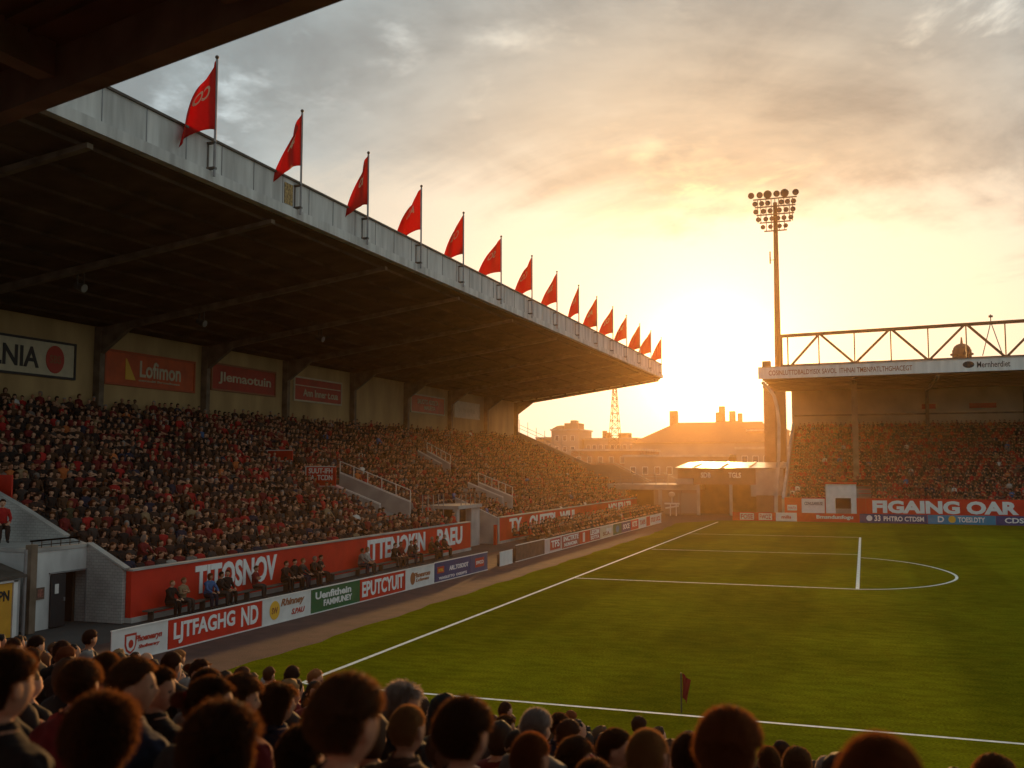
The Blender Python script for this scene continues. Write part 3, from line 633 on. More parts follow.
obj('inset', MB().box(-8.0, -7.0, 112.86, 112.898, 1.1, 1.7), WHITE, w); lettering(w, 'FANUTA', (-7.9, 112.86, 1.25), (1, 0, 0), (0, 0, 1), .8, .28, LETR)
PT = thing('pitch_entrance', 'pale portal with a dark doorway in the far stand wall', 'entrance', (-2.3, 113, 0))
obj('frame', MB().box(-3.95, -3.0, 112.6, 115.5, 0, 4.0).box(-1.4, -.85, 112.6, 115.5, 0, 4.0).box(-2.997, -1.403, 112.6, 115.5, 2.5, 4.0), WHITE, PT)
obj('roof_slab', MB().box(-4.05, -.78, 112.5, 115.6, 4.003, 4.15), REDP, PT)
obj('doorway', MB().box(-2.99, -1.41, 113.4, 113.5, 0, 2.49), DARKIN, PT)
PT2 = obj('side_panel', MB().box(-.84, .09, 112.85, 113.1, 0, 2.5), REDP, PT)
TR = thing('roof_truss', 'long brown lattice truss standing on the far stand roof', 'truss', (15, 113.5, 17))
def tz(x): return 20.35+(x+8)*.022
def bz(x): return 16.86+(x+10.75)*.0095
obj('top_chord', MB().bar((-8.4, 113.2, tz(-8.4)), (44, 113.2, tz(44)), .30, .34), RUST, TR)
obj('bottom_chord', MB().bar((-8.4, 113.2, bz(-8.4)+.15), (44, 113.2, bz(44)+.15), .2, .2), RUST, TR)
obj('vertical', MB().bar((-8.3, 113.2, bz(-8)), (-8.3, 113.2, tz(-8)), .28, .28, up=(0, 1, 0)), RUST, TR)
obj('vertical', MB().bar((-7.6, 113.2, bz(-8)), (-7.6, 113.2, tz(-8)), .14, .14, up=(0, 1, 0)), RUST, TR)
for k in range(0, 6):
    xb = -.6+7.4*k
    for (xa, xc) in ((xb-3.5, xb-.15), (xb+3.5, xb+.15)):
        if k == 0 and xa < -8: continue
        obj('diagonal', MB().bar((xa, 113.2, tz(xa)-.1), (xc, 113.2, bz(xc)+.2), .24, .24, up=(0, 1, 0)), RUST, TR)
    for xx in (xb-3.7, xb): obj('vertical', MB().bar((xx, 113.2, bz(xx)+.2), (xx, 113.2, tz(xx)-.1), .13, .13, up=(0, 1, 0)), RUST, TR)
obj('diagonal', MB().bar((-4.3, 113.2, tz(-4.3)-.1), (-7.2, 113.2, bz(-7)+.2), .24, .24, up=(0, 1, 0)), RUST, TR)
t = thing('roof_mast', 'thin aerial mast above the far stand truss', 'aerial', (14.2, 113.2, 20.8))
obj('pole', MB().tube((12.9, 113.2, 20.7), (12.9, 113.2, 21.7), .05, 6).tube((12.9, 113.2, 20.9), (12.0, 113.2, 17.4), .05, 5).tube((12.9, 113.2, 20.9), (13.9, 113.2, 17.4), .05, 5), STEELD, t)
obj('head', MB().box(12.7, 13.1, 113.1, 113.3, 21.4, 21.6), STEELD, t)
t = thing('domed_turret', 'small dark domed turret rising behind the far stand roof', 'turret', (13.3, 150, 0))
obj('base', MB().tube((13.3, 150, 0), (13.3, 150, 22.0), 1.25, 16), TILE, t); obj('dome', MB().ball((13.3, 150, 22.0), 1.15, 16, 10, (1, 1, .8)), TILE, t, True); obj('finial', MB().tube((13.3, 150, 22.8), (13.3, 150, 23.8), .2, 8, .08), TILE, t)
obj('ledge', MB().tube((13.3, 150, 21.3), (13.3, 150, 21.5), 1.5, 16), TILE, t)

def far_board(x0, x1, bm_, label, kids):
    t = thing('advertising_board', label, 'advertising board', ((x0+x1)/2, 111, 0), 'advertising boards in front of the far stand')
    obj('panel', MB().box(x0+.01, x1-.01, 111.0, 111.05, .02, .93), bm_, t)
    obj('support', MB().box(x0+.3, x0+.36, 111.052, 111.35, 0, .8).box(x1-.36, x1-.3, 111.052, 111.35, 0, .8), STEELD, t)
    for body, a, b, c, e, m_ in kids:
        if body == '#': obj('inset', MB().box(a, b, 110.985, 110.998, c, e), m_, t)
        elif body == 'O': disc(t, 'emblem', ((a+b)/2, 111, (c+e)/2), (1, 0, 0), (0, 0, 1), (b-a)/2, m_, (e-c)/2)
        else: lettering(t, body, (a, 110.984, c), (1, 0, 0), (0, 0, 1), b-a, e-c, m_, .03)
far_board(-13.7, -11.3, REDB, 'red board with a white panel at the left end of the far row', [('#', -12.9, -11.4, .12, .82, WHITE), ('FOSE', -12.8, -11.5, .2, .72, LETR)])
far_board(-11.3, -9.1, REDB, 'second small red board with a white lettered panel', [('#', -10.9, -9.5, .12, .82, WHITE), ('FWOZ', -10.8, -9.6, .2, .72, LETR)])
far_board(-9.1, -6.9, WHITE, 'white board between the red boards of the far row', [('milis', -8.5, -7.5, .3, .65, LETR)])
far_board(-6.9, -.57, REDB, 'long red board in front of the far portal', [('Bmsndunfogu', -4.9, -1.2, .25, .75, LETW)])
far_board(-.57, 6.04, NAVY, 'navy board with white lettering below the red far wall', [('O', .1, .7, .2, .8, LETW), ('33', .9, 1.5, .2, .82, LETW), ('PHTRO CTDSM', 1.8, 5.7, .22, .72, LETW)])
far_board(6.04, 12.4, BLUEB, 'bright blue board with a yellow emblem in the far row', [('O', 8.0, 8.7, .15, .85, LETY), ('TOESI.DTY', 8.9, 11.4, .22, .75, LETW), ('D', 7.0, 7.6, .2, .8, LETW)])
far_board(12.4, 20.0, mat('violet_board', (.06, .06, .19), .5, .1, 2.), 'dark violet board at the right edge of the far row', [('CDSES POUT', 13.2, 18.5, .22, .75, LETW)])
far_board(20.0, 30.0, REDB, 'red board beyond the right edge of the far row', [('LOMANE', 22, 28, .22, .75, LETW)])

# ------------------------------------------------------------------ low buildings in the far left corner
GB = thing('garage_building', 'low concrete building with dark garage openings in the far left corner', 'building', (-25, 124, 0))
obj('wall', MB().box(-36, -28.2, 122, 122.3, 0, 2.97).box(-24.6, -24.0, 122, 122.3, 0, 2.97).box(-24.0, -19.0, 122.1, 122.3, 0, 2.97).box(-36, -35.7, 122.3, 132, 0, 2.97), RENDER2, GB)
obj('roof_slab', MB().box(-36.2, -18.9, 121.8, 132.5, 3.0, 3.65), CONCL, GB)
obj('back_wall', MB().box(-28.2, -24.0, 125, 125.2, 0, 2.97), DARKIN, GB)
obj('pillar', MB().box(-24.0, -23.6, 121.9, 122.08, 0, 2.95), CONCL, GB)
obj('panel', MB().box(-21.6, -19.2, 121.97, 122.08, .2, 2.6), RENDER1, GB)
RL = thing('terrace_railing', 'pale railings on the roof of the far corner building', 'railing', (-27, 124, 3.65))
mb = MB()
for x in np.arange(-35, -21, 1.5): obj('post', MB().tube((x, 123, 3.65), (x, 123, 5.0), .05, 5), STEEL, RL)
mb = MB()
for z in (4.2, 4.6, 5.05): mb.bar((-35, 123, z), (-23.5, 123, z), .07, .08)
mb.bar((-23.5, 123, 5.05), (-21, 123, 3.9), .07, .08)
mb.bar((-35.5, 130, 6.3), (-31.3, 130, 6.3), .1, .1).bar((-31.3, 130, 6.3), (-26.5, 130, 3.9), .1, .1)
obj('rail', mb, STEEL, RL)
obj('stair_side', MB().prism([(-37, 3.66), (-37, 6.1), (-31.5, 6.1), (-26.8, 3.8), (-26.8, 3.66)], 1, 129.9, 130.1), RENDER1, RL)
CB = thing('canopy_building', 'brick building with a shining metal roof and open bays in the far corner', 'building', (-15, 124, 0))
obj('roof', MB().prism([(121.2, 5.72), (131.5, 6.42), (131.5, 6.30), (121.2, 5.60)], 0, -21.8, -8.9), SHEET, CB)
mb = MB()
for x in np.arange(-20, -9.5, 3.4): mb.prism([(123, 5.88), (130.5, 6.39), (130.5, 6.5), (123, 5.98)], 0, x, x+.3)
obj('roof_rib', mb, SHEET, CB)
fb = obj('brick_band', MB().box(-21.5, -12.2, 121.5, 121.9, 3.7, 5.58), BRICK, CB)
lettering(fb, 'SDB', (-18.7, 121.5, 4.5), (1, 0, 0), (0, 0, 1), 1.2, .65, LETW, .03); lettering(fb, 'TGLS', (-15.4, 121.5, 4.5), (1, 0, 0), (0, 0, 1), 1.5, .65, LETW, .03)
obj('white_panel', MB().box(-12.17, -9.0, 121.45, 121.9, 2.45, 5.58), BRICKP, CB)
obj('brick_wall', MB().box(-12.17, -9.0, 121.55, 121.9, 0, 2.447), BRICK, CB)
for x in (-18.9, -15.0): obj('column', MB().box(x-.32, x+.02, 121.5, 121.9, 0, 3.697), CONCL, CB)
obj('column', MB().box(-12.8, -12.18, 121.5, 121.9, 2.3, 3.697), CONCL, CB)
obj('back_wall', MB().box(-21.4, -9, 126, 126.2, 0, 5.4), mat('ochre_interior', (.22, .12, .04), .9, .2, 1.), CB)
obj('side_wall', MB().box(-21.4, -21.2, 121.9, 126, 0, 5.4), RENDER2, CB)
obj('parapet_block', MB().box(-21.6, -19.6, 121.1, 121.48, 3.68, 4.4), CONCL, CB)
t = thing('goal_trolley', 'pale folded frame with a round sign by the far corner building', 'equipment', (-21.6, 118.5, 0))
obj('frame', MB().tube((-21.9, 118.5, 0), (-21.9, 118.5, 1.5), .07, 6).tube((-21.2, 118.5, 0), (-21.2, 118.5, 1.5), .07, 6).tube((-22.6, 118.5, 1.45), (-20.8, 118.5, 1.45), .10, 6).tube((-22.5, 118.5, .9), (-20.9, 118.5, 1.2), .1, 6), WHITE, t)
obj('sign_disc', MB().tube((-21.7, 118.55, 2.6), (-21.7, 118.45, 2.5), .38, 16), WHITE, t); obj('post', MB().tube((-21.7, 118.5, 1.4), (-21.7, 118.5, 2.2), .05, 6), WHITE, t)

# floodlight mast
FM = thing('floodlight_mast', 'tall floodlight mast with a crown of lamps behind the far stand', 'floodlight', (-10.6, 138, 0))
obj('mast', MB().tube((-10.6, 138, 9), (-10.5, 138, 42.0), .52, 14, .28), RUST, FM, True)
obj('base_shaft', MB().box(-11.1, -9.7, 137.2, 138.8, 0, 16.2), RUST, FM)
mb = MB()
for z, w in ((38.0, 1.5), (39.2, 2.1), (40.3, 2.5), (41.4, 2.7), (42.5, 2.9)): mb.bar((-10.5-w, 137.6, z), (-10.5+w, 137.6, z), .14, .16)
for x in (-2.3, -1.9, -1.2, -.5, 0, .5, 1.2, 1.9, 2.3): mb.bar((-10.5+x, 137.6, 38.0 if abs(x) < 1.5 else 39.2), (-10.5+x, 137.6, 42.4), .09, .09, up=(0, 1, 0))
obj('lamp_rack', mb, RUST, FM)
obj('antenna', MB().tube((-11.3, 137.8, 33.5), (-11.3, 137.8, 35.2), .1, 5).bar((-11.4, 137.8, 34), (-10.6, 137.8, 34), .08, .08), RUST, FM)
lamp = None
for z, xs, r in ((43.1, (-3.1, -1.95, -.9, .3, 1.35, 2.8), .44), (41.9, (-2.6, -1.7, -.9, .9, 1.7, 2.5), .36), (40.8, (-2.5, -1.5, -.6, .6, 1.5, 2.4), .36), (39.7, (-2.2, -1.2, -.4, .4, 1.2, 2.1), .34), (38.6, (-1.6, -.6, .6, 1.4), .32)):
    for j, x in enumerate(xs):
        rr = r*(1.3 if (z > 42 and j in (2, 4)) else 1)
        mb = MB().tube((-10.5+x, 137.5, z), (-10.5+x, 136.95, z-.15), rr*.6, 12, rr); l = obj('lamp', mb, STEELD, FM)
        obj('lens', MB().tube((-10.5+x, 136.945, z-.152), (-10.5+x, 136.9, z-.163), rr*.92, 12), GLASS, l)
t = thing('brick_tower', 'tall slim brick tower directly left of the floodlight mast', 'tower', (-13.3, 145, 0))
obj('shaft', MB().box(-13.15, -11.5, 144, 146, 0, 17.0), BRICK, t); obj('cap', MB().box(-13.25, -11.4, 143.9, 146.1, 17.003, 17.3), CONC, t)

# ------------------------------------------------------------------ the town beyond
def windows(parent, x0, x1, y, z0, z1, nx, nz, w, h):
    for j in range(nz):
        for i in range(nx):
            x = x0+(x1-x0)*(i+.5)/nx; z = z0+(z1-z0)*(j+.5)/nz
            f = obj('window', MB().box(x-w/2, x+w/2, y-.05, y+.0, z-h/2, z+h/2), WHITE, parent)
            obj('pane', MB().box(x-w/2+.1, x+w/2-.1, y-.07, y-.052, z-h/2+.1, z+h/2-.1), GLASS, f)
def house(name, x0, x1, y0, y1, zt, wm, label, roof=None, rm=TILE, nx=4, nz=2, hip=0., chim=(), w=1.1, h=1.5, cat='building'):
    t = thing(name, label, cat, ((x0+x1)/2, (y0+y1)/2, 0), 'buildings of the town beyond the ground')
    wl = obj('wall', MB().box(x0, x1, y0, y1, 0, zt), wm, t)
    windows(t, x0+.5, x1-.5, y0, 3, zt-.6, nx, nz, w, h)
    if roof:
        ym = (y0+y1)/2; e = .5
        v = [(x0-e, y0-e, zt+.01), (x1+e, y0-e, zt+.01), (x1+e, y1+e, zt+.01), (x0-e, y1+e, zt+.01), (x0+hip, ym, roof), (x1-hip*.3, ym, roof)]
        r = obj('roof', MB().add(v, [(0, 1, 5, 4), (2, 3, 4, 5), (0, 4, 3), (1, 2, 5), (3, 2, 1, 0)]), rm, t)
    else:
        r = obj('roof', MB().box(x0-.3, x1+.3, y0-.3, y1+.3, zt+.003, zt+.45), CONCL, t)
    for cx, cz, cw in chim: obj('chimney', MB().box(cx-cw/2, cx+cw/2, (y0+y1)/2-cw/2, (y0+y1)/2+cw/2, zt, cz), BRICK, r)
    return t
t = house('apartment_block', -80, -72.4, 258, 272, 15.4, RENDER1, 'pale square apartment block behind the far end of the left stand', nx=3, nz=4, chim=[])
obj('roof_house', MB().box(-77.5, -73.5, 262, 268, 15.86, 17.6).box(-76, -74.5, 263, 266, 17.6, 18.4).prism([(-80.3, 15.86), (-78.8, 16.7), (-77.5, 16.9), (-77.5, 15.86)], 1, 259, 270), RENDER2, t)
house('long_building', -72.0, -57.5, 262, 276, 13.0, RENDER1, 'long low pale building left of the lattice mast', nx=8, nz=3, chim=[(-67.8, 15.6, 1.1), (-66.6, 15.1, .9), (-62, 14.9, 3.)])
house('brick_works', -62, -46, 215, 235, 9.2, BRICK, 'dark brick works building in front of the long pale one', nx=6, nz=2)
t = house('large_hall', -57, -22.4, 256, 284, 11.8, RENDER1, 'wide pale hall with a big hipped dark roof and one square chimney', roof=17.6, hip=9., nx=9, nz=1, chim=[(-48.6, 20.8, 2.0)], w=1.6, h=3.)
obj('annex', MB().box(-54.5, -26, 253.5, 255.9, 0, 8.6), RENDER2, t)
obj('gable', MB().prism([(-57.5, 11.8), (-50.2, 11.8), (-57.5, 11.9)], 1, 255.3, 255.8), RENDER2, t)
t = house('chimney_house', -41, -33, 290, 302, 16.0, RENDER2, 'old house with a cluster of tall chimneys under the sun', roof=19.0, hip=1.5, nx=4, nz=3, chim=[])
for x, z, w_ in ((-40.2, 21.6, 1.2), (-39.0, 23.4, 1.7), (-36.0, 21.9, 1.7), (-33.8, 21.2, 1.2)): obj('chimney', MB().box(x-w_/2, x+w_/2, 295, 296.6, 16, z), BRICK, t)
house('tenement', -28.2, -18.5, 262, 275, 14.8, RENDER2, 'square tenement left of the brick tower', nx=4, nz=3, chim=[(-26.5, 16.2, 1.)])
house('corner_shop', -22.5, -13.5, 190, 205, 9.0, RENDER1, 'pale low house behind the shining metal roof', nx=4, nz=2)
house('back_street_house', -44, -24, 190, 204, 7.6, RENDER2, 'long tan building in the haze behind the far corner', nx=8, nz=1)
house('distant_block', -98, -86, 300, 312, 14.5, RENDER2, 'distant tan block at the far left of the town', nx=4, nz=3)
house('distant_row', -20, 60, 300, 312, 13, RENDER2, 'distant row of houses hidden behind the far stand', roof=17, nx=14, nz=2)
def pole_light(x, y, z, label):
    t = thing('street_lamp', label, 'street lamp', (x, y, 0), 'street lamps beyond the ground')
    obj('pole', MB().tube((x, y, 0), (x, y, z), .09, 6), STEEL, t); obj('arm', MB().tube((x, y, z), (x-1.4, y, z+.1), .06, 6), STEEL, t); obj('head', MB().box(x-2.0, x-1.3, y-.12, y+.12, z, z+.14), STEEL, t)
pole_light(-63.5, 180, 11.4, 'thin street lamp just past the far end of the left stand')
pole_light(-66.8, 184, 14.5, 'taller thin lamp post left of the pale apartment block')
# lattice mast
LM = thing('lattice_mast', 'slender steel lattice mast above the town roofs', 'mast', (-63.2, 262, 0))
def lat(z): return 1.75*(1-(z-6)/26)+.08
mb = MB()
zs = [6+2.0*i for i in range(13)]
for sx, sy in ((-1, -1), (1, -1), (1, 1), (-1, 1)): mb.bar((-63.2+sx*lat(6), 262+sy*lat(6), 6), (-63.2+sx*lat(30), 262+sy*lat(30), 30), .16, .16, up=(0, 1, 0))
obj('leg', mb, RUST, LM)
mb = MB()
for i in range(12):
    a, b = lat(zs[i]), lat(zs[i+1]); 
    for y_ in (-1, 1):
        mb.bar((-63.2-a, 262+y_*a, zs[i]), (-63.2+b, 262+y_*b, zs[i+1]), .12, .12, up=(0, 1, 0)); mb.bar((-63.2+a, 262+y_*a, zs[i]), (-63.2-b, 262+y_*b, zs[i+1]), .12, .12, up=(0, 1, 0)); mb.bar((-63.2-a, 262+y_*a, zs[i]), (-63.2+a, 262+y_*a, zs[i]), .12, .12)
obj('bracing', mb, RUST, LM); obj('antenna', MB().tube((-63.2, 262, 29.8), (-63.2, 262, 32.5), .12, 6), RUST, LM)

# ------------------------------------------------------------------ the near stand under the camera
TH = R(12); NV = Vector((math.sin(TH), math.cos(TH), 0)); TV = Vector((NV.y, -NV.x, 0))
def st(s, t, z): return NV*s+TV*t+Vector((0, 0, z))
def ns_floor(s): return 4.70-.30*s
NS = thing('near_stand', 'near terrace and dark roof over the spectators at the bottom of the photo', 'grandstand', (0, 0, 0))
def sbox(mb, s0, s1, t0, t1, z0, z1):
    p = [st(s, t, z) for z in (z0, z1) for t in (t0, t1) for s in (s0, s1)]
    mb.add(p, [(0, 2, 3, 1), (4, 5, 7, 6), (0, 1, 5, 4), (2, 6, 7, 3), (0, 4, 6, 2), (1, 3, 7, 5)]); return mb
mb = MB()
for k in range(-6, 18):
    s = .2+.8*k; sbox(mb, s-.4, s+.4-.001*(k % 2), -30, 22, -.5, ns_floor(s))
obj('terrace', mb, CONC, NS)
for k in range(-6, 18):
    s = .2+.8*k
    if k == 0: continue
    obj('bench', sbox(MB(), s-.32, s+.0, -29.8, 21.8, ns_floor(s)+.37, ns_floor(s)+.42), REDB, NS)
obj('front_wall', sbox(MB(), 14.3, 14.5, -30, 22, -.3, .85), REDP, NS)
# roof of the near stand, its edge crossing the top left corner
A = Vector((-10.74, 9.86, 10.5)); Bv = Vector((-4.62, 8.19, 10.5)); ud = (Bv-A).normalized(); nd = Vector((-ud.y, ud.x, 0))
def rbox(mb, u0, u1, n0, n1, z0, z1):
    p = [A+ud*u+nd*n+Vector((0, 0, z-10.5)) for z in (z0, z1) for n in (n0, n1) for u in (u0, u1)]
    mb.add(p, [(0, 2, 3, 1), (4, 5, 7, 6), (0, 1, 5, 4), (2, 6, 7, 3), (0, 4, 6, 2), (1, 3, 7, 5)]); return mb
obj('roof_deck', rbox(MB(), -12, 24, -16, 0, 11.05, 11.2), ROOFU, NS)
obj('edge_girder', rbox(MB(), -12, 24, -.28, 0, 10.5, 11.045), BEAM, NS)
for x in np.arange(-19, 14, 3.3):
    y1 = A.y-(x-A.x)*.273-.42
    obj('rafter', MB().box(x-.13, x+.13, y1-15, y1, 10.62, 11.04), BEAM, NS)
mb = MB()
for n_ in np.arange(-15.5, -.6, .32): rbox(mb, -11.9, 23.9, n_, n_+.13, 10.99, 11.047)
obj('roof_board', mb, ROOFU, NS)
for t_ in (-20, -10, 6, 16):
    p = st(-5.2, t_, 0); obj('column', MB().box(p.x-.15, p.x+.15, p.y-.15, p.y+.15, -.5, 11.0), BEAM, NS)

# corner flag by the near line
CMAT_FLAG = mat('dark_red_flag', (.22, .012, .012), .8, .1, 8.)
t = thing('corner_flag', 'small red flag on a thin pole standing on the near white line', 'corner flag', (-4.35, 24.65, 0))
obj('pole', MB().tube((-4.35, 24.65, 0), (-4.35, 24.65, .95), .018, 6), STEELD, t)
vv = []
for q in range(7):
    for p in range(7):
        a, b = p/6, q/6; vv.append((-4.35+a*.20*(1-.5*b)+.03, 24.65+.05*math.sin(a*8+b*3), 0.94-b*.55-a*.16))
vv += [(x, y+.008, z) for x, y, z in vv]; f = []
for q in range(6):
    for p in range(6): a = q*7+p; f += [(a, a+1, a+8, a+7), (49+a, 49+a+7, 49+a+8, 49+a+1)]
obj('flag', MB().add(vv, f), CMAT_FLAG, t, True)
# ------------------------------------------------------------------ people
def head_point(d, grow=0.):
    """surface of a head (d: unit direction, +y is the face), centre at the origin"""
    x, y, z = d
    p = Vector((x*.079, y*.097, z*.116))
    if z < 0:
        t = -z; p.x *= 1-.40*t*t
        if y < 0: p.y *= 1-.42*t
        else: p.y *= 1-.04*t
    if z > .2: p.x *= 1+.05*(z-.2)
    def g(cx, cz, s): 
        q = ((x-cx)**2+(z-cz)**2)/(s*s); return math.exp(-q) if y > 0 else 0
    n = d*1.0
    amp = .022*g(0, -.18, .13)+.008*g(0, -.02, .12)-.010*g(.36, .10, .16)-.010*g(-.36, .10, .16)+.004*g(.3, .30, .2)+.004*g(-.3, .30, .2)
    amp += .006*g(0, -.50, .16)+.008*g(0, -.86, .2)-.004*g(0, -.66, .08)
    return p+Vector((0, amp, 0))+n*grow
def sphere_dirs(n, k):
    out = []
    for j in range(k+1):
        for i in range(n):
            a, b = 2*math.pi*i/n, math.pi*j/k; out.append(Vector((math.sin(b)*math.cos(a), math.sin(b)*math.sin(a), math.cos(b))))
    return out, [(j*n+i, (j+1)*n+i, (j+1)*n+(i+1) % n, j*n+(i+1) % n) for j in range(k) for i in range(n)]
HEADC = Vector((0, .035, 1.205))
def eval_mesh(o, mods):
    for f in mods: f(o)
    dg = bpy.context.evaluated_depsgraph_get(); dg.update(); e = o.evaluated_get(dg); me = bpy.data.meshes.new_from_object(e)
    bpy.data.objects.remove(o); return me
def skin_body(pose):
    """one vertex per joint, a radius each, grown by the Skin modifier"""
    J, E_, Rr = [], [], []
    def j(p, r, par=None):
        J.append(p); Rr.append(r if isinstance(r, tuple) else (r, r)); i = len(J)-1
        if par is not None: E_.append((par, i))
        return i
    lean = {'sit': .0, 'lean': .12, 'arms': .03}[pose]
    pel = j((0, .0, .52), .135); wa = j((0, .01+lean*.3, .68), .125, pel); ch = j((0, .01+lean*.7, .86), .145, wa); uc = j((0, .0+lean, .98), .105, ch)
    nb = j((0, .005+lean, 1.06), .058, uc); j((0, .02+lean, 1.13), .052, nb)
    for s in (-1, 1):
        sh = j((s*.165, lean, .965), .070, uc)
        if pose == 'lean': el = j((s*.22, .17+lean, .74), .048, sh); wr = j((s*.12, .36+lean, .64), .030, el); hd = Vector((s*.09, .42+lean, .635)); fd = Vector((-s*.25, .9, -.25))
        elif pose == 'arms': el = j((s*.24, .12, .76), .048, sh); wr = j((-s*.02, .22, .80 if s > 0 else .85), .032, el); hd = Vector((-s*.09, .215, .81 if s > 0 else .86)); fd = Vector((-s*.95, -.1, .1))
        else: el = j((s*.235, .06, .72), .048, sh); wr = j((s*.15, .29, .62), .030, el); hd = Vector((s*.13, .345, .61)); fd = Vector((-s*.15, .95, -.2))
        pa = j(tuple(hd), .028, wr); fd.normalize(); side = fd.cross(Vector((0, 0, 1))).normalized()*(-s)
        for q in range(4):
            off = side*(.030-.020*q); L_ = (.070, .080, .076, .060)[q]
            k = j(tuple(hd+off*.9+fd*.025), .0105, pa); k = j(tuple(hd+off+fd*(.03+L_*.5)), .0095, k); j(tuple(hd+off*.95+fd*(.03+L_*.9)+Vector((0, 0, -.022))), .008, k)
        k = j(tuple(hd+side*.035-fd*.01), .012, pa); j(tuple(hd+side*.052+fd*.03+Vector((0, 0, -.01))), .010, k)
        hp = j((s*.09, .04, .50), .10, pel); kn = j((s*.11, .43, .50), .075, hp); an = j((s*.11, .42, .12), .046, kn); he = j((s*.11, .42, .05), .042, an); j((s*.125, .57, .04), .036, he)
    me = bpy.data.meshes.new('s'); me.from_pydata(J, E_, []); o = bpy.data.objects.new('s', me); col.objects.link(o)
    sk = o.modifiers.new('skin', 'SKIN'); sk.use_smooth_shade = True
    for i, d in enumerate(me.skin_vertices[0].data): d.radius = Rr[i]; d.use_root = (i == 0)
    sb = o.modifiers.new('sub', 'SUBSURF'); sb.levels = 2
    return eval_mesh(o, []), lean
def rotz(v, a): return Vector((v.x*math.cos(a)-v.y*math.sin(a), v.x*math.sin(a)+v.y*math.cos(a), v.z))
def body_mesh(pose, turn, nod, voxel, tris=None, name='body'):
    base, lean = skin_body(pose)
    V_ = [Vector(v.co) for v in base.vertices]; F_ = [tuple(p.vertices) for p in base.polygons]; bpy.data.meshes.remove(base)
    V_ = [Vector((v.x*(1.12 if .60 < v.z < 1.02 and abs(v.x) < .2 else 1), v.y, v.z)) for v in V_]
    ds, fs = sphere_dirs(36, 26)
    def place(v):
        v = Vector((v.x, v.y*math.cos(nod)-v.z*math.sin(nod), v.y*math.sin(nod)+v.z*math.cos(nod))); return rotz(v, turn)+HEADC+Vector((0, lean, 0))
    o_ = len(V_); V_ += [place(head_point(d)) for d in ds]; F_ += [tuple(i+o_ for i in f) for f in fs]
    for s in (-1, 1):
        o_ = len(V_); d2, f2 = sphere_dirs(12, 8)
        V_ += [place(Vector((s*.078+d.x*.013+s*max(0, -d.y)*.016, -.010+d.y*.022, .0+d.z*.034))) for d in d2]; F_ += [tuple(i+o_ for i in f) for f in f2]
    me = bpy.data.meshes.new('b'); me.from_pydata(V_, [], F_); o = bpy.data.objects.new('b', me); col.objects.link(o)
    def m1(o):
        r = o.modifiers.new('r', 'REMESH'); r.mode = 'VOXEL'; r.voxel_size = voxel; r.use_smooth_shade = True
        s = o.modifiers.new('s', 'SMOOTH'); s.factor = .5; s.iterations = 1
        if tris:
            d = o.modifiers.new('d', 'DECIMATE'); d.ratio = tris
    me2 = eval_mesh(o, [m1]); me2.name = name
    hc = HEADC+Vector((0, lean, 0)); n = len(me2.vertices)
    co = np.empty(n*3); me2.vertices.foreach_get('co', co); co = co.reshape(-1, 3)
    no = np.array([tuple(x.vector) for x in me2.vertex_normals])
    # clothes: a thickness over the torso, arms and legs, with folds
    cloth = (co[:, 2] < 1.075) & (co[:, 2] > .10)
    hand = np.zeros(n, bool)
    hy = {'sit': ((-.13, .37, .60), (.13, .37, .60)), 'lean': ((-.09, .56, .62), (.09, .56, .62)), 'arms': ((-.12, .21, .81), (.12, .21, .86))}[pose]
    for h in hy: hand |= np.linalg.norm(co-np.array(h), axis=1) < .085
    fold = .004*np.sin(co[:, 2]*55+co[:, 0]*18+3*np.sin(co[:, 1]*20))+.003*np.sin(co[:, 0]*60+co[:, 2]*30)
    amt = np.where(cloth & ~hand, .012+fold, 0.); collar = (co[:, 2] > 1.03) & (co[:, 2] < 1.075); amt = np.where(collar, .014, amt)
    co = co+no*amt[:, None]; me2.vertices.foreach_set('co', co.ravel())
    mi = []; ey = [place(Vector((s*.030, .084, .012))) for s in (-1, 1)]; mo = place(Vector((0, .092, -.060)))
    for p in me2.polygons:
        c = p.center; a = co[list(p.vertices)].mean(0)
        if a[2] > 1.072 or np.any(hand[list(p.vertices)]) and a[1] > .1:
            q = 0; v = Vector(a)
            if min((v-e).length for e in ey) < .0095: q = 3
            elif abs((v-mo).z) < .006 and (v-mo).length < .022: q = 4
        elif a[2] < .10: q = 5
        elif a[2] < .60 and not (a[2] > .56 and a[1] < .1): q = 2
        else: q = 1
        mi.append(q)
    me2.polygons.foreach_set('material_index', mi)
    return me2, place, lean
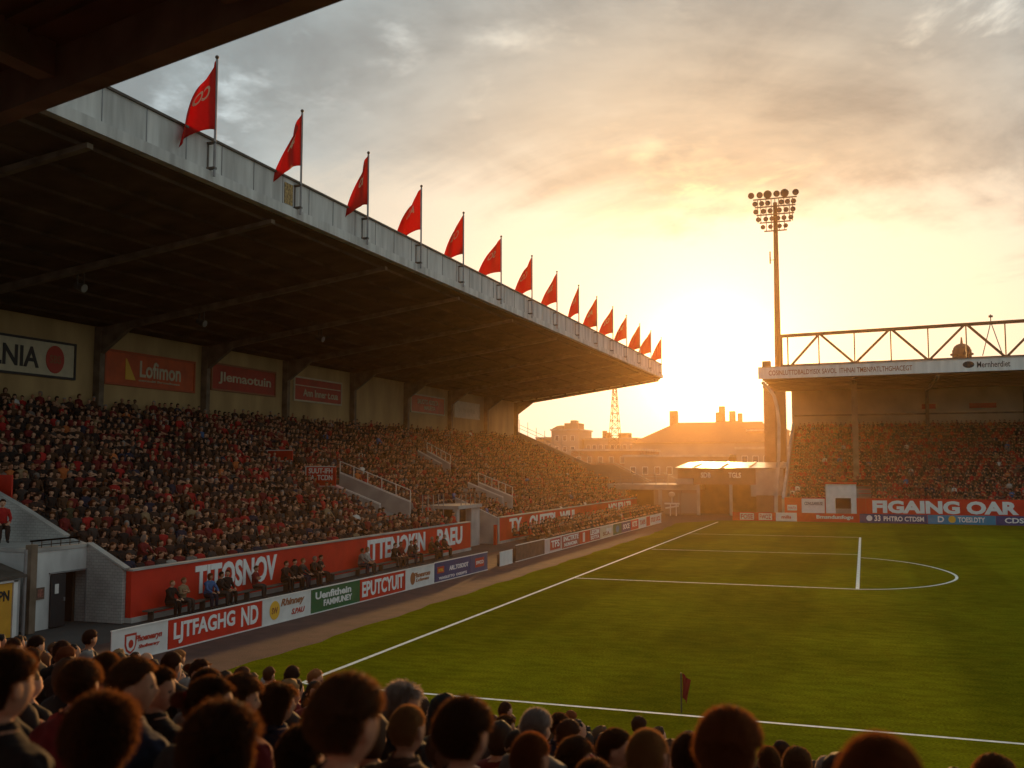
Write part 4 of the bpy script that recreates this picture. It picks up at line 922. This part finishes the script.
def hair_mesh(place, style, blades, n=30, k=22, seed=1):
    r = random.Random(seed); ds, fs = sphere_dirs(n, k); V_ = []; F_ = list(fs)
    T = {'short': .014, 'crop': .006, 'curly': .030, 'medium': .024, 'long': .022, 'tied': .014, 'bald': .002}[style]
    def area(d):
        az = math.atan2(d.x, d.y); a = abs(az)           # 0 at the face, pi at the back
        low = .62 if a < .7 else (.62-(a-.7)/(.75)*.36 if a < 1.45 else (.26 if a < 1.80 else (.26-(a-1.80)/.3*.76 if a < 2.1 else -.50)))
        if style == 'long': low = .60 if a < .75 else (.60-(a-.75)*1.9 if a < 1.5 else -.98)
        if style == 'curly': low = .52 if a < .8 else (.52-(a-.8)*1.6 if a < 1.7 else -.85)
        if style == 'medium': low = min(low, .5) if a < 1.3 else -.72
        if style == 'bald': return min(d.z-(-.45 if a > 1.9 else low), .42-d.z) if a > 1.15 else -1
        return d.z-low
    for d in ds:
        a = area(d); t = max(0, min(1, a/.14+.25))
        T2 = T*(1+min(0, d.z-.15)*1.3) if style in ('short', 'crop', 'tied') else T
        g = -.012+(max(.001, T2)+.012)*t
        if style == 'curly': g += t*.010*math.sin(d.x*19+seed)*math.sin(d.z*17)*math.sin(d.y*15)+t*.006*r.random()
        elif style not in ('bald', 'crop'): g += t*.006*math.sin(d.x*6+seed*2.1)*math.sin(d.z*5+seed)*math.cos(d.y*4+seed*.7)+t*.004*math.sin(d.x*24+d.y*9+seed)+t*.003*r.random()
        if style in ('short', 'medium') and d.z > .4: g += .010*t
        p = head_point(d, g)
        if style == 'long' and a > 0 and d.z < 0: p.z += d.z*.11; p.y -= .012
        if style == 'medium' and a > 0 and d.z < 0: p.z += d.z*.03
        V_.append(place(p))
    if style == 'tied':
        o_ = len(V_); d2, f2 = sphere_dirs(10, 8)
        V_ += [place(Vector((d.x*.035, -.125+d.y*.045, .045+d.z*.035))) for d in d2]; F_ += [tuple(i+o_ for i in f) for f in f2]
    for b in range(blades):
        z = r.uniform(-.95, 1); t = r.uniform(0, 2*math.pi); q = math.sqrt(1-z*z); d = Vector((q*math.cos(t), q*math.sin(t), z))
        if area(d) < .03: continue
        L_ = {'short': .030, 'crop': .010, 'curly': .042, 'medium': .042, 'long': .06, 'tied': .03, 'bald': .006}[style]*r.uniform(.5, 1.15)
        fade = (1+min(0, d.z-.15)*1.2) if style in ('short', 'crop', 'tied') else 1.
        L_ *= max(.3, fade); p = head_point(d, T*.75*max(.1, fade))
        if style == 'long' and d.z < 0: p.z += d.z*.11; p.y -= .012
        tang = Vector((0, -.35, -1)); tang = tang-d*tang.dot(d)
        w = {'short': .75, 'crop': 1, 'curly': .9, 'medium': .45, 'long': .25, 'tied': .25, 'bald': 1}[style]
        dirv = (d*w+tang.normalized()*(1.1-w*.6)+Vector((r.gauss(0, .3), r.gauss(0, .3), r.gauss(0, .3)))*(1.1 if style == 'curly' else .6)).normalized() if tang.length > 1e-3 else d
        s = dirv.cross(Vector((r.gauss(0, 1), r.gauss(0, 1), r.gauss(0, 1)))).normalized()*.0013
        o_ = len(V_); mid = p+dirv*L_*.6+d*.002; V_ += [place(p-s), place(p+s), place(mid+s*.7), place(p+dirv*L_)]; F_.append((o_, o_+1, o_+2, o_+3))
    me = bpy.data.meshes.new('hair'); me.from_pydata(V_, [], F_)
    for p in me.polygons: p.use_smooth = True
    return me
def cloth(n, c): return mat('cloth_'+n, c, .85, .12, 12., spec=.2)
CL = {'black': (.020, .013, .011), 'dark': (.038, .021, .016), 'charcoal': (.052, .038, .032), 'navy': (.020, .022, .042), 'brown': (.085, .038, .018), 'red': (.36, .018, .015), 'dark red': (.16, .015, .014),
      'blue': (.05, .12, .28), 'grey': (.18, .15, .13), 'pale grey': (.38, .34, .30), 'tan': (.26, .17, .09), 'olive': (.07, .055, .025), 'white': (.62, .60, .56), 'orange': (.45, .12, .03)}
CW = {'black': 32, 'dark': 22, 'charcoal': 7, 'navy': 4, 'brown': 16, 'red': 8, 'dark red': 12, 'blue': .8, 'grey': .9, 'pale grey': .4, 'tan': 2, 'olive': 2, 'white': .5, 'orange': .8}
CMAT = {k: cloth(k.replace(' ', '_'), v) for k, v in CL.items()}
SK = {'light': (.46, .23, .135), 'fair': (.54, .29, .18), 'ruddy': (.40, .165, .09), 'brown': (.16, .08, .05)}
SM = {k: mat('skin_'+k, v, .7, .08, 30., spec=.12) for k, v in SK.items()}
HC = {'dark brown': (.030, .015, .008), 'brown': (.075, .036, .016), 'black': (.012, .010, .009), 'grey': (.24, .22, .20), 'fair': (.24, .13, .05), 'reddish': (.14, .045, .015)}
HM = {k: mat('hair_'+k.replace(' ', '_'), v, .75, .15, 40., trans=tuple(min(1, x*2.+y) for x, y in zip(v, (.26, .10, .032))), tmix=.42, spec=.12) for k, v in HC.items()}
HW = {'dark brown': 34, 'brown': 28, 'black': 14, 'grey': 11, 'fair': 8, 'reddish': 5}
EYEM = mat('eye_dark', (.03, .02, .018), .3, 0); LIP = mat('lip', (.26, .09, .07), .6, 0); SHOE = mat('shoe', (.02, .018, .016), .5, 0)
def pick(w): 
    k = list(w); return rng.choices(k, [w[x] for x in k])[0]
# prototypes
HI = []; MID = []
for (pose, turn, nod) in (('sit', 0, -.05), ('lean', .5, -.02), ('sit', -.75, .0), ('arms', .12, -.10), ('sit', -1.15, -.03)):
    HI.append(body_mesh(pose, turn, nod, .0085))
HSTY = ['short', 'crop', 'medium', 'long', 'curly', 'tied', 'bald']
HIH = {}
def hi_hair(v, style, big=True):
    key = (v, style, big)
    if key not in HIH: HIH[key] = hair_mesh(HI[v][1], style, (26000 if style == 'curly' else 20000) if big else 900, *((48, 36) if big else (20, 14)), seed=len(HIH)+2)
    return HIH[key]
MIDB = []
for (pose, turn, nod) in (('sit', 0, -.05), ('lean', .5, -.02), ('sit', -.75, .0), ('arms', .12, -.10), ('sit', -1.15, -.03)): MIDB.append(body_mesh(pose, turn, nod, .013, .22))
# every place where somebody sits: position of the floor under the seat, the way they face, look
PEOPLE = []
def person_spec(p, face, block, row, **k):
    d = dict(p=Vector(p), a=face, block=block, row=row, v=rng.choices(range(5), [30, 14, 16, 24, 12])[0], hair=rng.choices(HSTY, [36, 16, 14, 12, 5, 6, 5])[0], hc=pick(HW), cl=pick(CW), sk=pick({'light': 50, 'fair': 25, 'ruddy': 20, 'brown': 8}), s=rng.uniform(.95, 1.06), tr=rng.choice(['black', 'dark', 'navy', 'charcoal']))
    d.update(k); PEOPLE.append(d); return d
# near crowd, the large heads first: (distance down the terrace, along the row, lift, hair, colour, head turn, top, words)
A1 = math.radians(-12)
NEARL = [(1.80, -2.47, -.05, 'curly', 'dark brown', 0, 'black', .93), (1.80, -.38, .07, 'crop', 'reddish', 0, 'dark', 1.0), (1.80, -2.94, -.04, 'short', 'dark brown', 0, 'black', 1.), (1.80, -1.58, .03, 'short', 'brown', 0, 'black', 1.),
 (2.60, -.93, .11, 'short', 'reddish', 0, 'black', 1.0), (2.60, -1.79, .0, 'short', 'dark brown', 0, 'dark', 1.03), (2.60, -2.93, -.02, 'tied', 'dark brown', 2, 'charcoal', 1.), (2.60, -3.37, 0, 'short', 'brown', 2, 'navy', 1.),
 (3.40, -3.62, 0, 'medium', 'brown', 2, 'dark red', 1.), (1.80, -2.03, -.10, 'medium', 'dark brown', 3, 'black', 1.), (3.40, -2.02, -.03, 'crop', 'reddish', 0, 'charcoal', 1.), (5.00, -2.42, .09, 'short', 'dark brown', 4, 'black', .96),
 (3.40, -1.52, .05, 'crop', 'fair', 0, 'dark', 1.), (5.00, -2.00, .10, 'medium', 'black', 3, 'dark red', .97), (3.40, -2.62, 0, 'crop', 'fair', 0, 'brown', 1.), (2.60, -4.26, -.1, 'bald', 'grey', 0, 'black', 1.), (4.20, -3.49, -.1, 'short', 'brown', 4, 'dark', 1.),
 (5.00, -2.92, .09, 'short', 'grey', 0, 'grey', 1.), (6.60, -2.10, .09, 'crop', 'brown', 1, 'black', 1.), (7.40, -2.11, .14, 'medium', 'brown', 0, 'dark', 1.), (9.0, -2.31, .14, 'short', 'grey', 0, 'charcoal', 1.), (9.0, -1.28, .2, 'short', 'dark brown', 1, 'black', 1.),
 (5.0, -.54, .16, 'short', 'brown', 2, 'brown', 1.02), (7.4, -4.14, .11, 'short', 'black', 1, 'navy', 1.), (7.4, -4.62, .05, 'short', 'dark brown', 4, 'charcoal', 1.), (7.4, -5.1, .07, 'short', 'brown', 0, 'black', 1.), (2.60, -3.85, -.07, 'short', 'brown', 1, 'dark red', 1.),
 (4.20, -4.15, 0, 'long', 'brown', 2, 'navy', 1.), (4.20, -2.15, -.12, 'short', 'dark brown', 0, 'black', 1.), (4.2, -1.15, -.1, 'medium', 'brown', 0, 'dark', 1.), (3.4, -4.2, -.02, 'short', 'dark brown', 4, 'black', 1.), (3.4, -4.75, 0, 'crop', 'brown', 1, 'brown', 1.), (4.2, -4.75, .02, 'short', 'black', 0, 'grey', 1.), (4.2, -.35, -.08, 'short', 'brown', 0, 'black', 1.), (3.4, -3.1, -.05, 'short', 'dark brown', 0, 'dark', 1.)]
occ = []
for (s, t, dz, hs, hc, v, c, sc_) in NEARL:
    person_spec(st(s, t, ns_floor(.2+.8*round((s-.2)/.8))+dz+.15), A1+rng.uniform(-.08, .08), 'near', round((s-.2)/.8), v=v, hair=hs, hc=hc, cl=c, s=sc_*.87, hi=True, sk='light'); occ.append((s, t))
for k in range(6, 18):
    s = .2+.8*k; t = -29
    while t < 8:
        t += rng.uniform(.50, .60)
        if rng.random() < .06 or any(abs(a-s) < .3 and abs(b-t) < .48 for a, b in occ): continue
        if k < 9 and t < -4.9 and rng.random() < (.55 if k < 8 else .2): continue
        person_spec(st(s+rng.uniform(-.08, .05), t, ns_floor(s)+rng.uniform(-.06, .10)-(.12 if k < 8 and t < -4.9 else 0)+(.22 if k > 10 and rng.random() < .05 else 0)), A1+rng.uniform(-.25, .25), 'near', k)
for k in range(3, 6):
    s = .2+.8*k; t = -7.5
    while t < 1.2:
        t += rng.uniform(.46, .54)
        if any(abs(a-s) < .3 and abs(b-t) < .42 for a, b in occ): continue
        person_spec(st(s, t, ns_floor(s)+rng.uniform(-.02, .07)), A1+rng.uniform(-.25, .25), 'near', k, hi=True, s=rng.uniform(.84, .90), v=rng.choice([0, 0, 0, 1, 2, 3]))
# by the boards in front of the red wall
B1 = -math.pi/2
for y, c, h, hs, v in ((31.9, 'black', 'fair', 'crop', 1), (32.7, 'tan', 'fair', 'short', 3), (34.3, 'blue', 'reddish', 'medium', 1), (34.95, 'black', 'black', 'short', 1), (35.6, 'black', 'dark brown', 'short', 2), (37.6, 'dark red', 'brown', 'short', 3), (39.9, 'dark', 'brown', 'short', 1), (40.8, 'black', 'dark brown', 'short', 0), (41.3, 'charcoal', 'fair', 'short', 1), (42.4, 'dark', 'grey', 'short', 1), (43.1, 'black', 'black', 'short', 3),
                       (47.2, 'grey', 'brown', 'short', 1), (48.0, 'pale grey', 'fair', 'medium', 2), (51.2, 'black', 'dark brown', 'short', 1), (52.1, 'dark red', 'brown', 'short', 0), (53.2, 'charcoal', 'brown', 'crop', 1), (54.0, 'black', 'black', 'short', 3), (56.2, 'brown', 'grey', 'short', 1), (57.0, 'black', 'brown', 'short', 1), (58.4, 'dark', 'brown', 'short', 2)):
    person_spec((-26.15, y*1.035, .03), B1+rng.uniform(-.35, .35), 'bench', 0, v=v, hair=hs, hc=h, cl=c, s=1.08)
for r_, (x, z) in enumerate(((-23.4, .0), (-24.8, .0), (-26.1, .05))):
    y = 73.6
    while y < 119.3:
        y += rng.uniform(.52, .66)
        if rng.random() > .07: person_spec((x, y, z), B1+rng.uniform(-.25, .25), 'bench2', r_)
# main stand
def ms_row(k):
    x = X0-RUN*k-RUN*.62; z = Z0+RISE*k; y = YA+.35
    while y < YB-.5:
        y += rng.uniform(.58, .68)
        if rng.random() < .035: continue
        if k < 4 and 65.6 < y < 72.4: continue
        if any(a-.35 < y < b+.35 and (xb-.4) < x < xa+.6 for a, b, xa, xb in WELLS): continue
        if abs(((y-40) % 23.4)-11.7) < .42 and k < 20: continue
        if -41 < x < -37 and 59.5 < y < 62.0: continue
        if -38.2 < x < -33.7 and y < 32.9: continue
        person_spec((x+rng.uniform(-.06, .06), y, z-.02+rng.uniform(-.03, .05)+(.25 if rng.random() < .03 or (k == 19 and rng.random() < .3) else 0)), B1-.2+rng.uniform(-.3, .3), 'main', k, s=rng.uniform(1.08, 1.2), cl=pick({**CW, 'dark red': 22, 'red': 9, 'olive': .5, 'tan': 1}))
for k in range(20): ms_row(k)
# on the landing behind the white block
for x, y, c in ((-31.6, 29.9, 'red'), ):
    person_spec((x, y, 3.02), B1-.6, 'landing', 0, cl=c, hair='short', hc='dark brown', v=0, s=1.25)
# far stand
for k in range(FR):
    y = FY0+FRUN*k+.5; x = -8.1 if k > 4 else .4
    while x < 32:
        x += rng.uniform(.50, .58)
        if rng.random() < .03 or abs(x-.0) < .5 and k < 3: continue
        if x < .2 and k < 5: continue
        person_spec((x, y, FZ0+FRISE*k), math.pi+rng.uniform(-.25, .25), 'far', k, cl=pick({**CW, 'red': 22, 'dark red': 34, 'white': .6, 'olive': .5, 'tan': 1}))
for k in range(0, 5):
    x = -8.1
    while x < -4.6:
        x += rng.uniform(.5, .58); person_spec((x, FY0+FRUN*k+.5, FZ0+FRISE*k), math.pi, 'far', k, cl=pick({**CW, 'red': 22}))
# which of them show largest: those within the picture and not behind nearer ones
cf = Vector((-math.sin(YAW)*math.cos(PITCH), math.cos(YAW)*math.cos(PITCH), math.sin(PITCH))); cr = Vector((math.cos(YAW), math.sin(YAW), 0)); cu_ = cr.cross(cf)
def px(p):
    d = Vector(p)-EYE; f = d.dot(cf); return (512+FPX*d.dot(cr)/f, 384-FPX*d.dot(cu_)/f, f) if f > .2 else (-9e9, 0, f)
grid = np.zeros((768, 1024), bool)
for q in PEOPLE:
    q['px'] = px(q['p']+Vector((0, 0, 1.2*q['s'])))
cand = sorted([q for q in PEOPLE if q['px'][2] > .5], key=lambda q: q['px'][2])
for q in cand:
    u, v, f = q['px']; k = FPX/f; r = .10*k
    x0, x1, y0, y1 = int(u-r), int(u+r)+1, int(v-r*1.2), int(v+r*1.2)+1
    ix0, ix1, iy0, iy1 = max(0, x0), min(1024, x1), max(0, y0), min(768, y1)
    area = (ix1-ix0)*(iy1-iy0) if ix1 > ix0 and iy1 > iy0 else 0
    free = area-int(grid[iy0:iy1, ix0:ix1].sum()) if area else 0
    # shoulders and chest below add to what shows
    bx0, bx1, by1 = max(0, int(u-.22*k)), min(1024, int(u+.22*k)+1), min(768, max(0, int(v+.75*k)))
    b0 = min(768, max(0, int(v+.1*k))); ba = (bx1-bx0)*(by1-b0) if bx1 > bx0 and by1 > b0 else 0
    q['free'] = free+(ba-int(grid[b0:by1, bx0:bx1].sum()) if ba else 0)
    q['ok'] = (area > 0 and free > .3*max(1, (x1-x0)*(y1-y0))) or q.get('hi')
    if area: grid[iy0:iy1, ix0:ix1] = True
    if ba: grid[b0:by1, bx0:bx1] = True
best = sorted([q for q in cand if q['ok'] and q['free'] > 0], key=lambda q: (-bool(q.get('hi')), -(q['free']*(1.6 if q['block'] in ('bench', 'landing') else 1))))[:300]
IND = set(id(q) for q in best)
HW_ = {'short': 'short %s hair', 'crop': 'close cropped %s hair', 'medium': 'thick %s hair', 'long': 'long %s hair', 'curly': 'big curly %s hair', 'tied': '%s hair tied back', 'bald': 'a bald crown and %s hair'}
HSH = {'short': 'short %s hair', 'crop': 'cropped %s hair', 'medium': 'thick %s hair', 'long': 'long %s hair', 'curly': 'curly %s hair', 'tied': 'tied %s hair', 'bald': 'balding %s hair'}
groups = {}
for q in best: groups.setdefault((q['block'], q['row']), []).append(q)
def place_person(q, label, grp):
    v = q['v']; hi = q.get('hi'); me = (HI[v][0] if (hi or q['px'][2] < 7) else MIDB[v][0])
    o = bpy.data.objects.new('person', me); col.objects.link(o)
    if not me.materials:
        for _ in range(6): me.materials.append(None)
    for i, m_ in enumerate((SM[q['sk']], CMAT[q['cl']], CMAT[q['tr']], EYEM, LIP, SHOE)): o.material_slots[i].link = 'OBJECT'; o.material_slots[i].material = m_
    o.location = q['p']-Vector((0, 0, 0)); o.rotation_euler = (0, 0, q['a']); o.scale = (q['s'],)*3
    tag(o, label, 'person', grp)
    hm_ = hi_hair(v, q['hair'], bool(hi) or q['px'][2] < 7)
    h = bpy.data.objects.new('hair', hm_); col.objects.link(h); h.parent = o
    if not hm_.materials: hm_.materials.append(None)
    h.material_slots[0].link = 'OBJECT'; h.material_slots[0].material = HM[q['hc']]
    if hi:
        ln = HI[v][2]; key = ('collar', v)
        if key not in HIH:
            vv = []; n_ = 28
            for rr, zz in ((.080, 1.045), (.076, 1.085), (.066, 1.105), (.062, 1.08)):
                for i_ in range(n_):
                    a_ = 2*math.pi*i_/n_; fr = max(0, math.sin(a_))
                    vv.append((rr*math.cos(a_)*1.05, rr*math.sin(a_)*1.05+.008+ln, zz-.030*fr**2+.004*math.sin(a_*5+v)))
            ff = [(j_*n_+i_, j_*n_+(i_+1) % n_, (j_+1) % 4*n_+(i_+1) % n_, (j_+1) % 4*n_+i_) for j_ in range(4) for i_ in range(n_)]
            mc = bpy.data.meshes.new('collar'); mc.from_pydata(vv, [], ff); mc.materials.append(None); HIH[key] = mc
            for p_ in mc.polygons: p_.use_smooth = True
        c_ = bpy.data.objects.new('collar', HIH[key]); col.objects.link(c_); c_.parent = o
        c_.material_slots[0].link = 'OBJECT'; c_.material_slots[0].material = CMAT[q['cl']]
    if q['hair'] == 'tied' and hi:
        pl = HI[v][1]; d2, f2 = sphere_dirs(12, 8); me3 = bpy.data.meshes.new('hair_tie')
        me3.from_pydata([pl(Vector((d.x*.030, -.105+d.y*.014, .05+d.z*.030))) for d in d2], [], f2); link('hair_tie', me3, CMAT['red'], o, True)
    return o
BL = {'near': ('spectators in the near crowd', 'row %s of the near crowd'), 'bench': ('people sitting in front of the red wall', ''), 'bench2': ('people seated behind the far boards', ''), 'main': ('spectators in the left stand', ''), 'landing': ('people on the landing', ''), 'far': ('spectators in the far stand', '')}
for (bk, row), L_ in groups.items():
    L_.sort(key=lambda q: q['px'][0])
    for i, q in enumerate(L_):
        look = '%s top' % q['cl']; hr = HSH[q['hair']] % q['hc']; n = ordn(i+1)
        if bk == 'near': lab = 'person with %s, %s from left in %s row of near crowd' % (hr, n, ordn(row))
        elif bk == 'bench': lab = 'person in %s by the near red wall, %s from left behind the boards' % (look, n)
        elif bk == 'bench2': lab = 'person in %s, %s from left on far benches row %s' % (look, n, ORD[row+1])
        elif bk == 'landing': lab = 'person in red coat alone on the landing above the white block'
        elif bk == 'main': lab = 'person in %s, %s from left in %s row of left stand' % (look, n, ordn(row+1))
        else: lab = 'person in %s, %s from left in %s row of far stand' % (look, n, ordn(row+1))
        place_person(q, lab, BL[bk][0])
# everybody else: one crowd
def crowd_variants():
    out = []
    for (pose, turn, nod), hs in zip((('sit', -.3, -.05), ('lean', -.8, 0), ('arms', -.7, 0), ('arms', .1, -.1), ('sit', -1.0, 0), ('sit', -.5, 0)), ('short', 'crop', 'short', 'medium', 'short', 'long')):
        me, pl, _ = body_mesh(pose, turn, nod, .02, .085)
        hm_ = hair_mesh(pl, hs, 0, 10, 7)
        V_ = []; T_ = []; K_ = []
        for m_, base in ((me, None), (hm_, 6)):
            m_.calc_loop_triangles(); o_ = len(V_)
            V_ += [tuple(v.co) for v in m_.vertices]
            for t in m_.loop_triangles: T_.append([i+o_ for i in t.vertices]); K_.append(base if base is not None else m_.polygons[t.polygon_index].material_index)
        V_ = np.array(V_); T_ = np.array(T_); K_ = np.array(K_)
        zc = V_[T_][:, :, 2].mean(1); keep = zc > .42
        T_ = T_[keep]; K_ = K_[keep]; used = np.unique(T_); re = -np.ones(len(V_), int); re[used] = np.arange(len(used))
        out.append((V_[used], re[T_], K_))
    return out
CVAR = crowd_variants()
def build_crowd():
    VV, TT, CC = [], [], []; off = 0
    for q in PEOPLE:
        if id(q) in IND: continue
        u, v_, f = q['px']
        if f > 0 and q['block'] != 'near' and (u < -260 or u > 1400): continue
        if q['block'] == 'near' and f < .5: continue
        V_, T_, K_ = CVAR[rng.randrange(6)]
        c, s = math.cos(q['a']), math.sin(q['a'])
        P = V_*q['s']; P = np.stack([P[:, 0]*c-P[:, 1]*s, P[:, 0]*s+P[:, 1]*c, P[:, 2]], 1)+np.array(q['p'])
        j = rng.uniform(.8, 1.2)
        pal = np.array([SK[q['sk']], [x*j for x in CL[q['cl']]], CL[q['tr']], SK[q['sk']], SK[q['sk']], CL['black'], HC[q['hc']]])
        VV.append(P); TT.append(T_+off); CC.append(pal[K_]); off += len(P)
    V_ = np.concatenate(VV).astype(np.float32); T_ = np.concatenate(TT).astype(np.int32); C_ = np.concatenate(CC)
    me = bpy.data.meshes.new('crowd'); me.vertices.add(len(V_)); me.vertices.foreach_set('co', V_.ravel())
    me.loops.add(len(T_)*3); me.loops.foreach_set('vertex_index', T_.ravel()); me.polygons.add(len(T_)); me.polygons.foreach_set('loop_start', np.arange(0, len(T_)*3, 3, dtype=np.int32))
    me.update(); at = me.color_attributes.new('tint', 'FLOAT_COLOR', 'CORNER')
    a = np.ones((len(T_)*3, 4), np.float32); a[:, :3] = np.repeat(C_, 3, 0); at.data.foreach_set('color', a.ravel())
    me.polygons.foreach_set('use_smooth', np.ones(len(T_), bool)); me.validate()
    m_ = bpy.data.materials.new('crowd_clothes'); m_.use_nodes = True; nt = m_.node_tree; b = nt.nodes['Principled BSDF']; b.inputs['Roughness'].default_value = .8; b.inputs['Specular IOR Level'].default_value = .2
    an = nt.nodes.new('ShaderNodeVertexColor'); an.layer_name = 'tint'; nt.links.new(an.outputs[0], b.inputs['Base Color'])
    me.materials.append(m_); o = bpy.data.objects.new('crowd', me); col.objects.link(o); tag(o, 'dense crowd filling the rows of all the stands', 'crowd', kind='stuff')
    print('CROWD', len(PEOPLE), len(T_), 'individuals', len(best), {k: sum(1 for q in best if q['block'] == k) for k in BL})
build_crowd()
# ------------------------------------------------------------------ haze
hz = obj('haze', MB().box(-130, 70, -12, 318, -1.0, 48), [], at=None); tag(hz, 'warm evening haze hanging over the ground and the town', 'haze', kind='stuff')
hm = bpy.data.materials.new('evening_haze'); hm.use_nodes = True; nt = hm.node_tree
for n in list(nt.nodes):
    if n.type != 'OUTPUT_MATERIAL': nt.nodes.remove(n)
pv = nt.nodes.new('ShaderNodeVolumePrincipled'); pv.inputs['Color'].default_value = (1.0, .64, .30, 1); pv.inputs['Density'].default_value = .00024; pv.inputs['Anisotropy'].default_value = .84
nt.links.new(pv.outputs[0], nt.nodes['Material Output'].inputs['Volume']); hz.data.materials.append(hm)
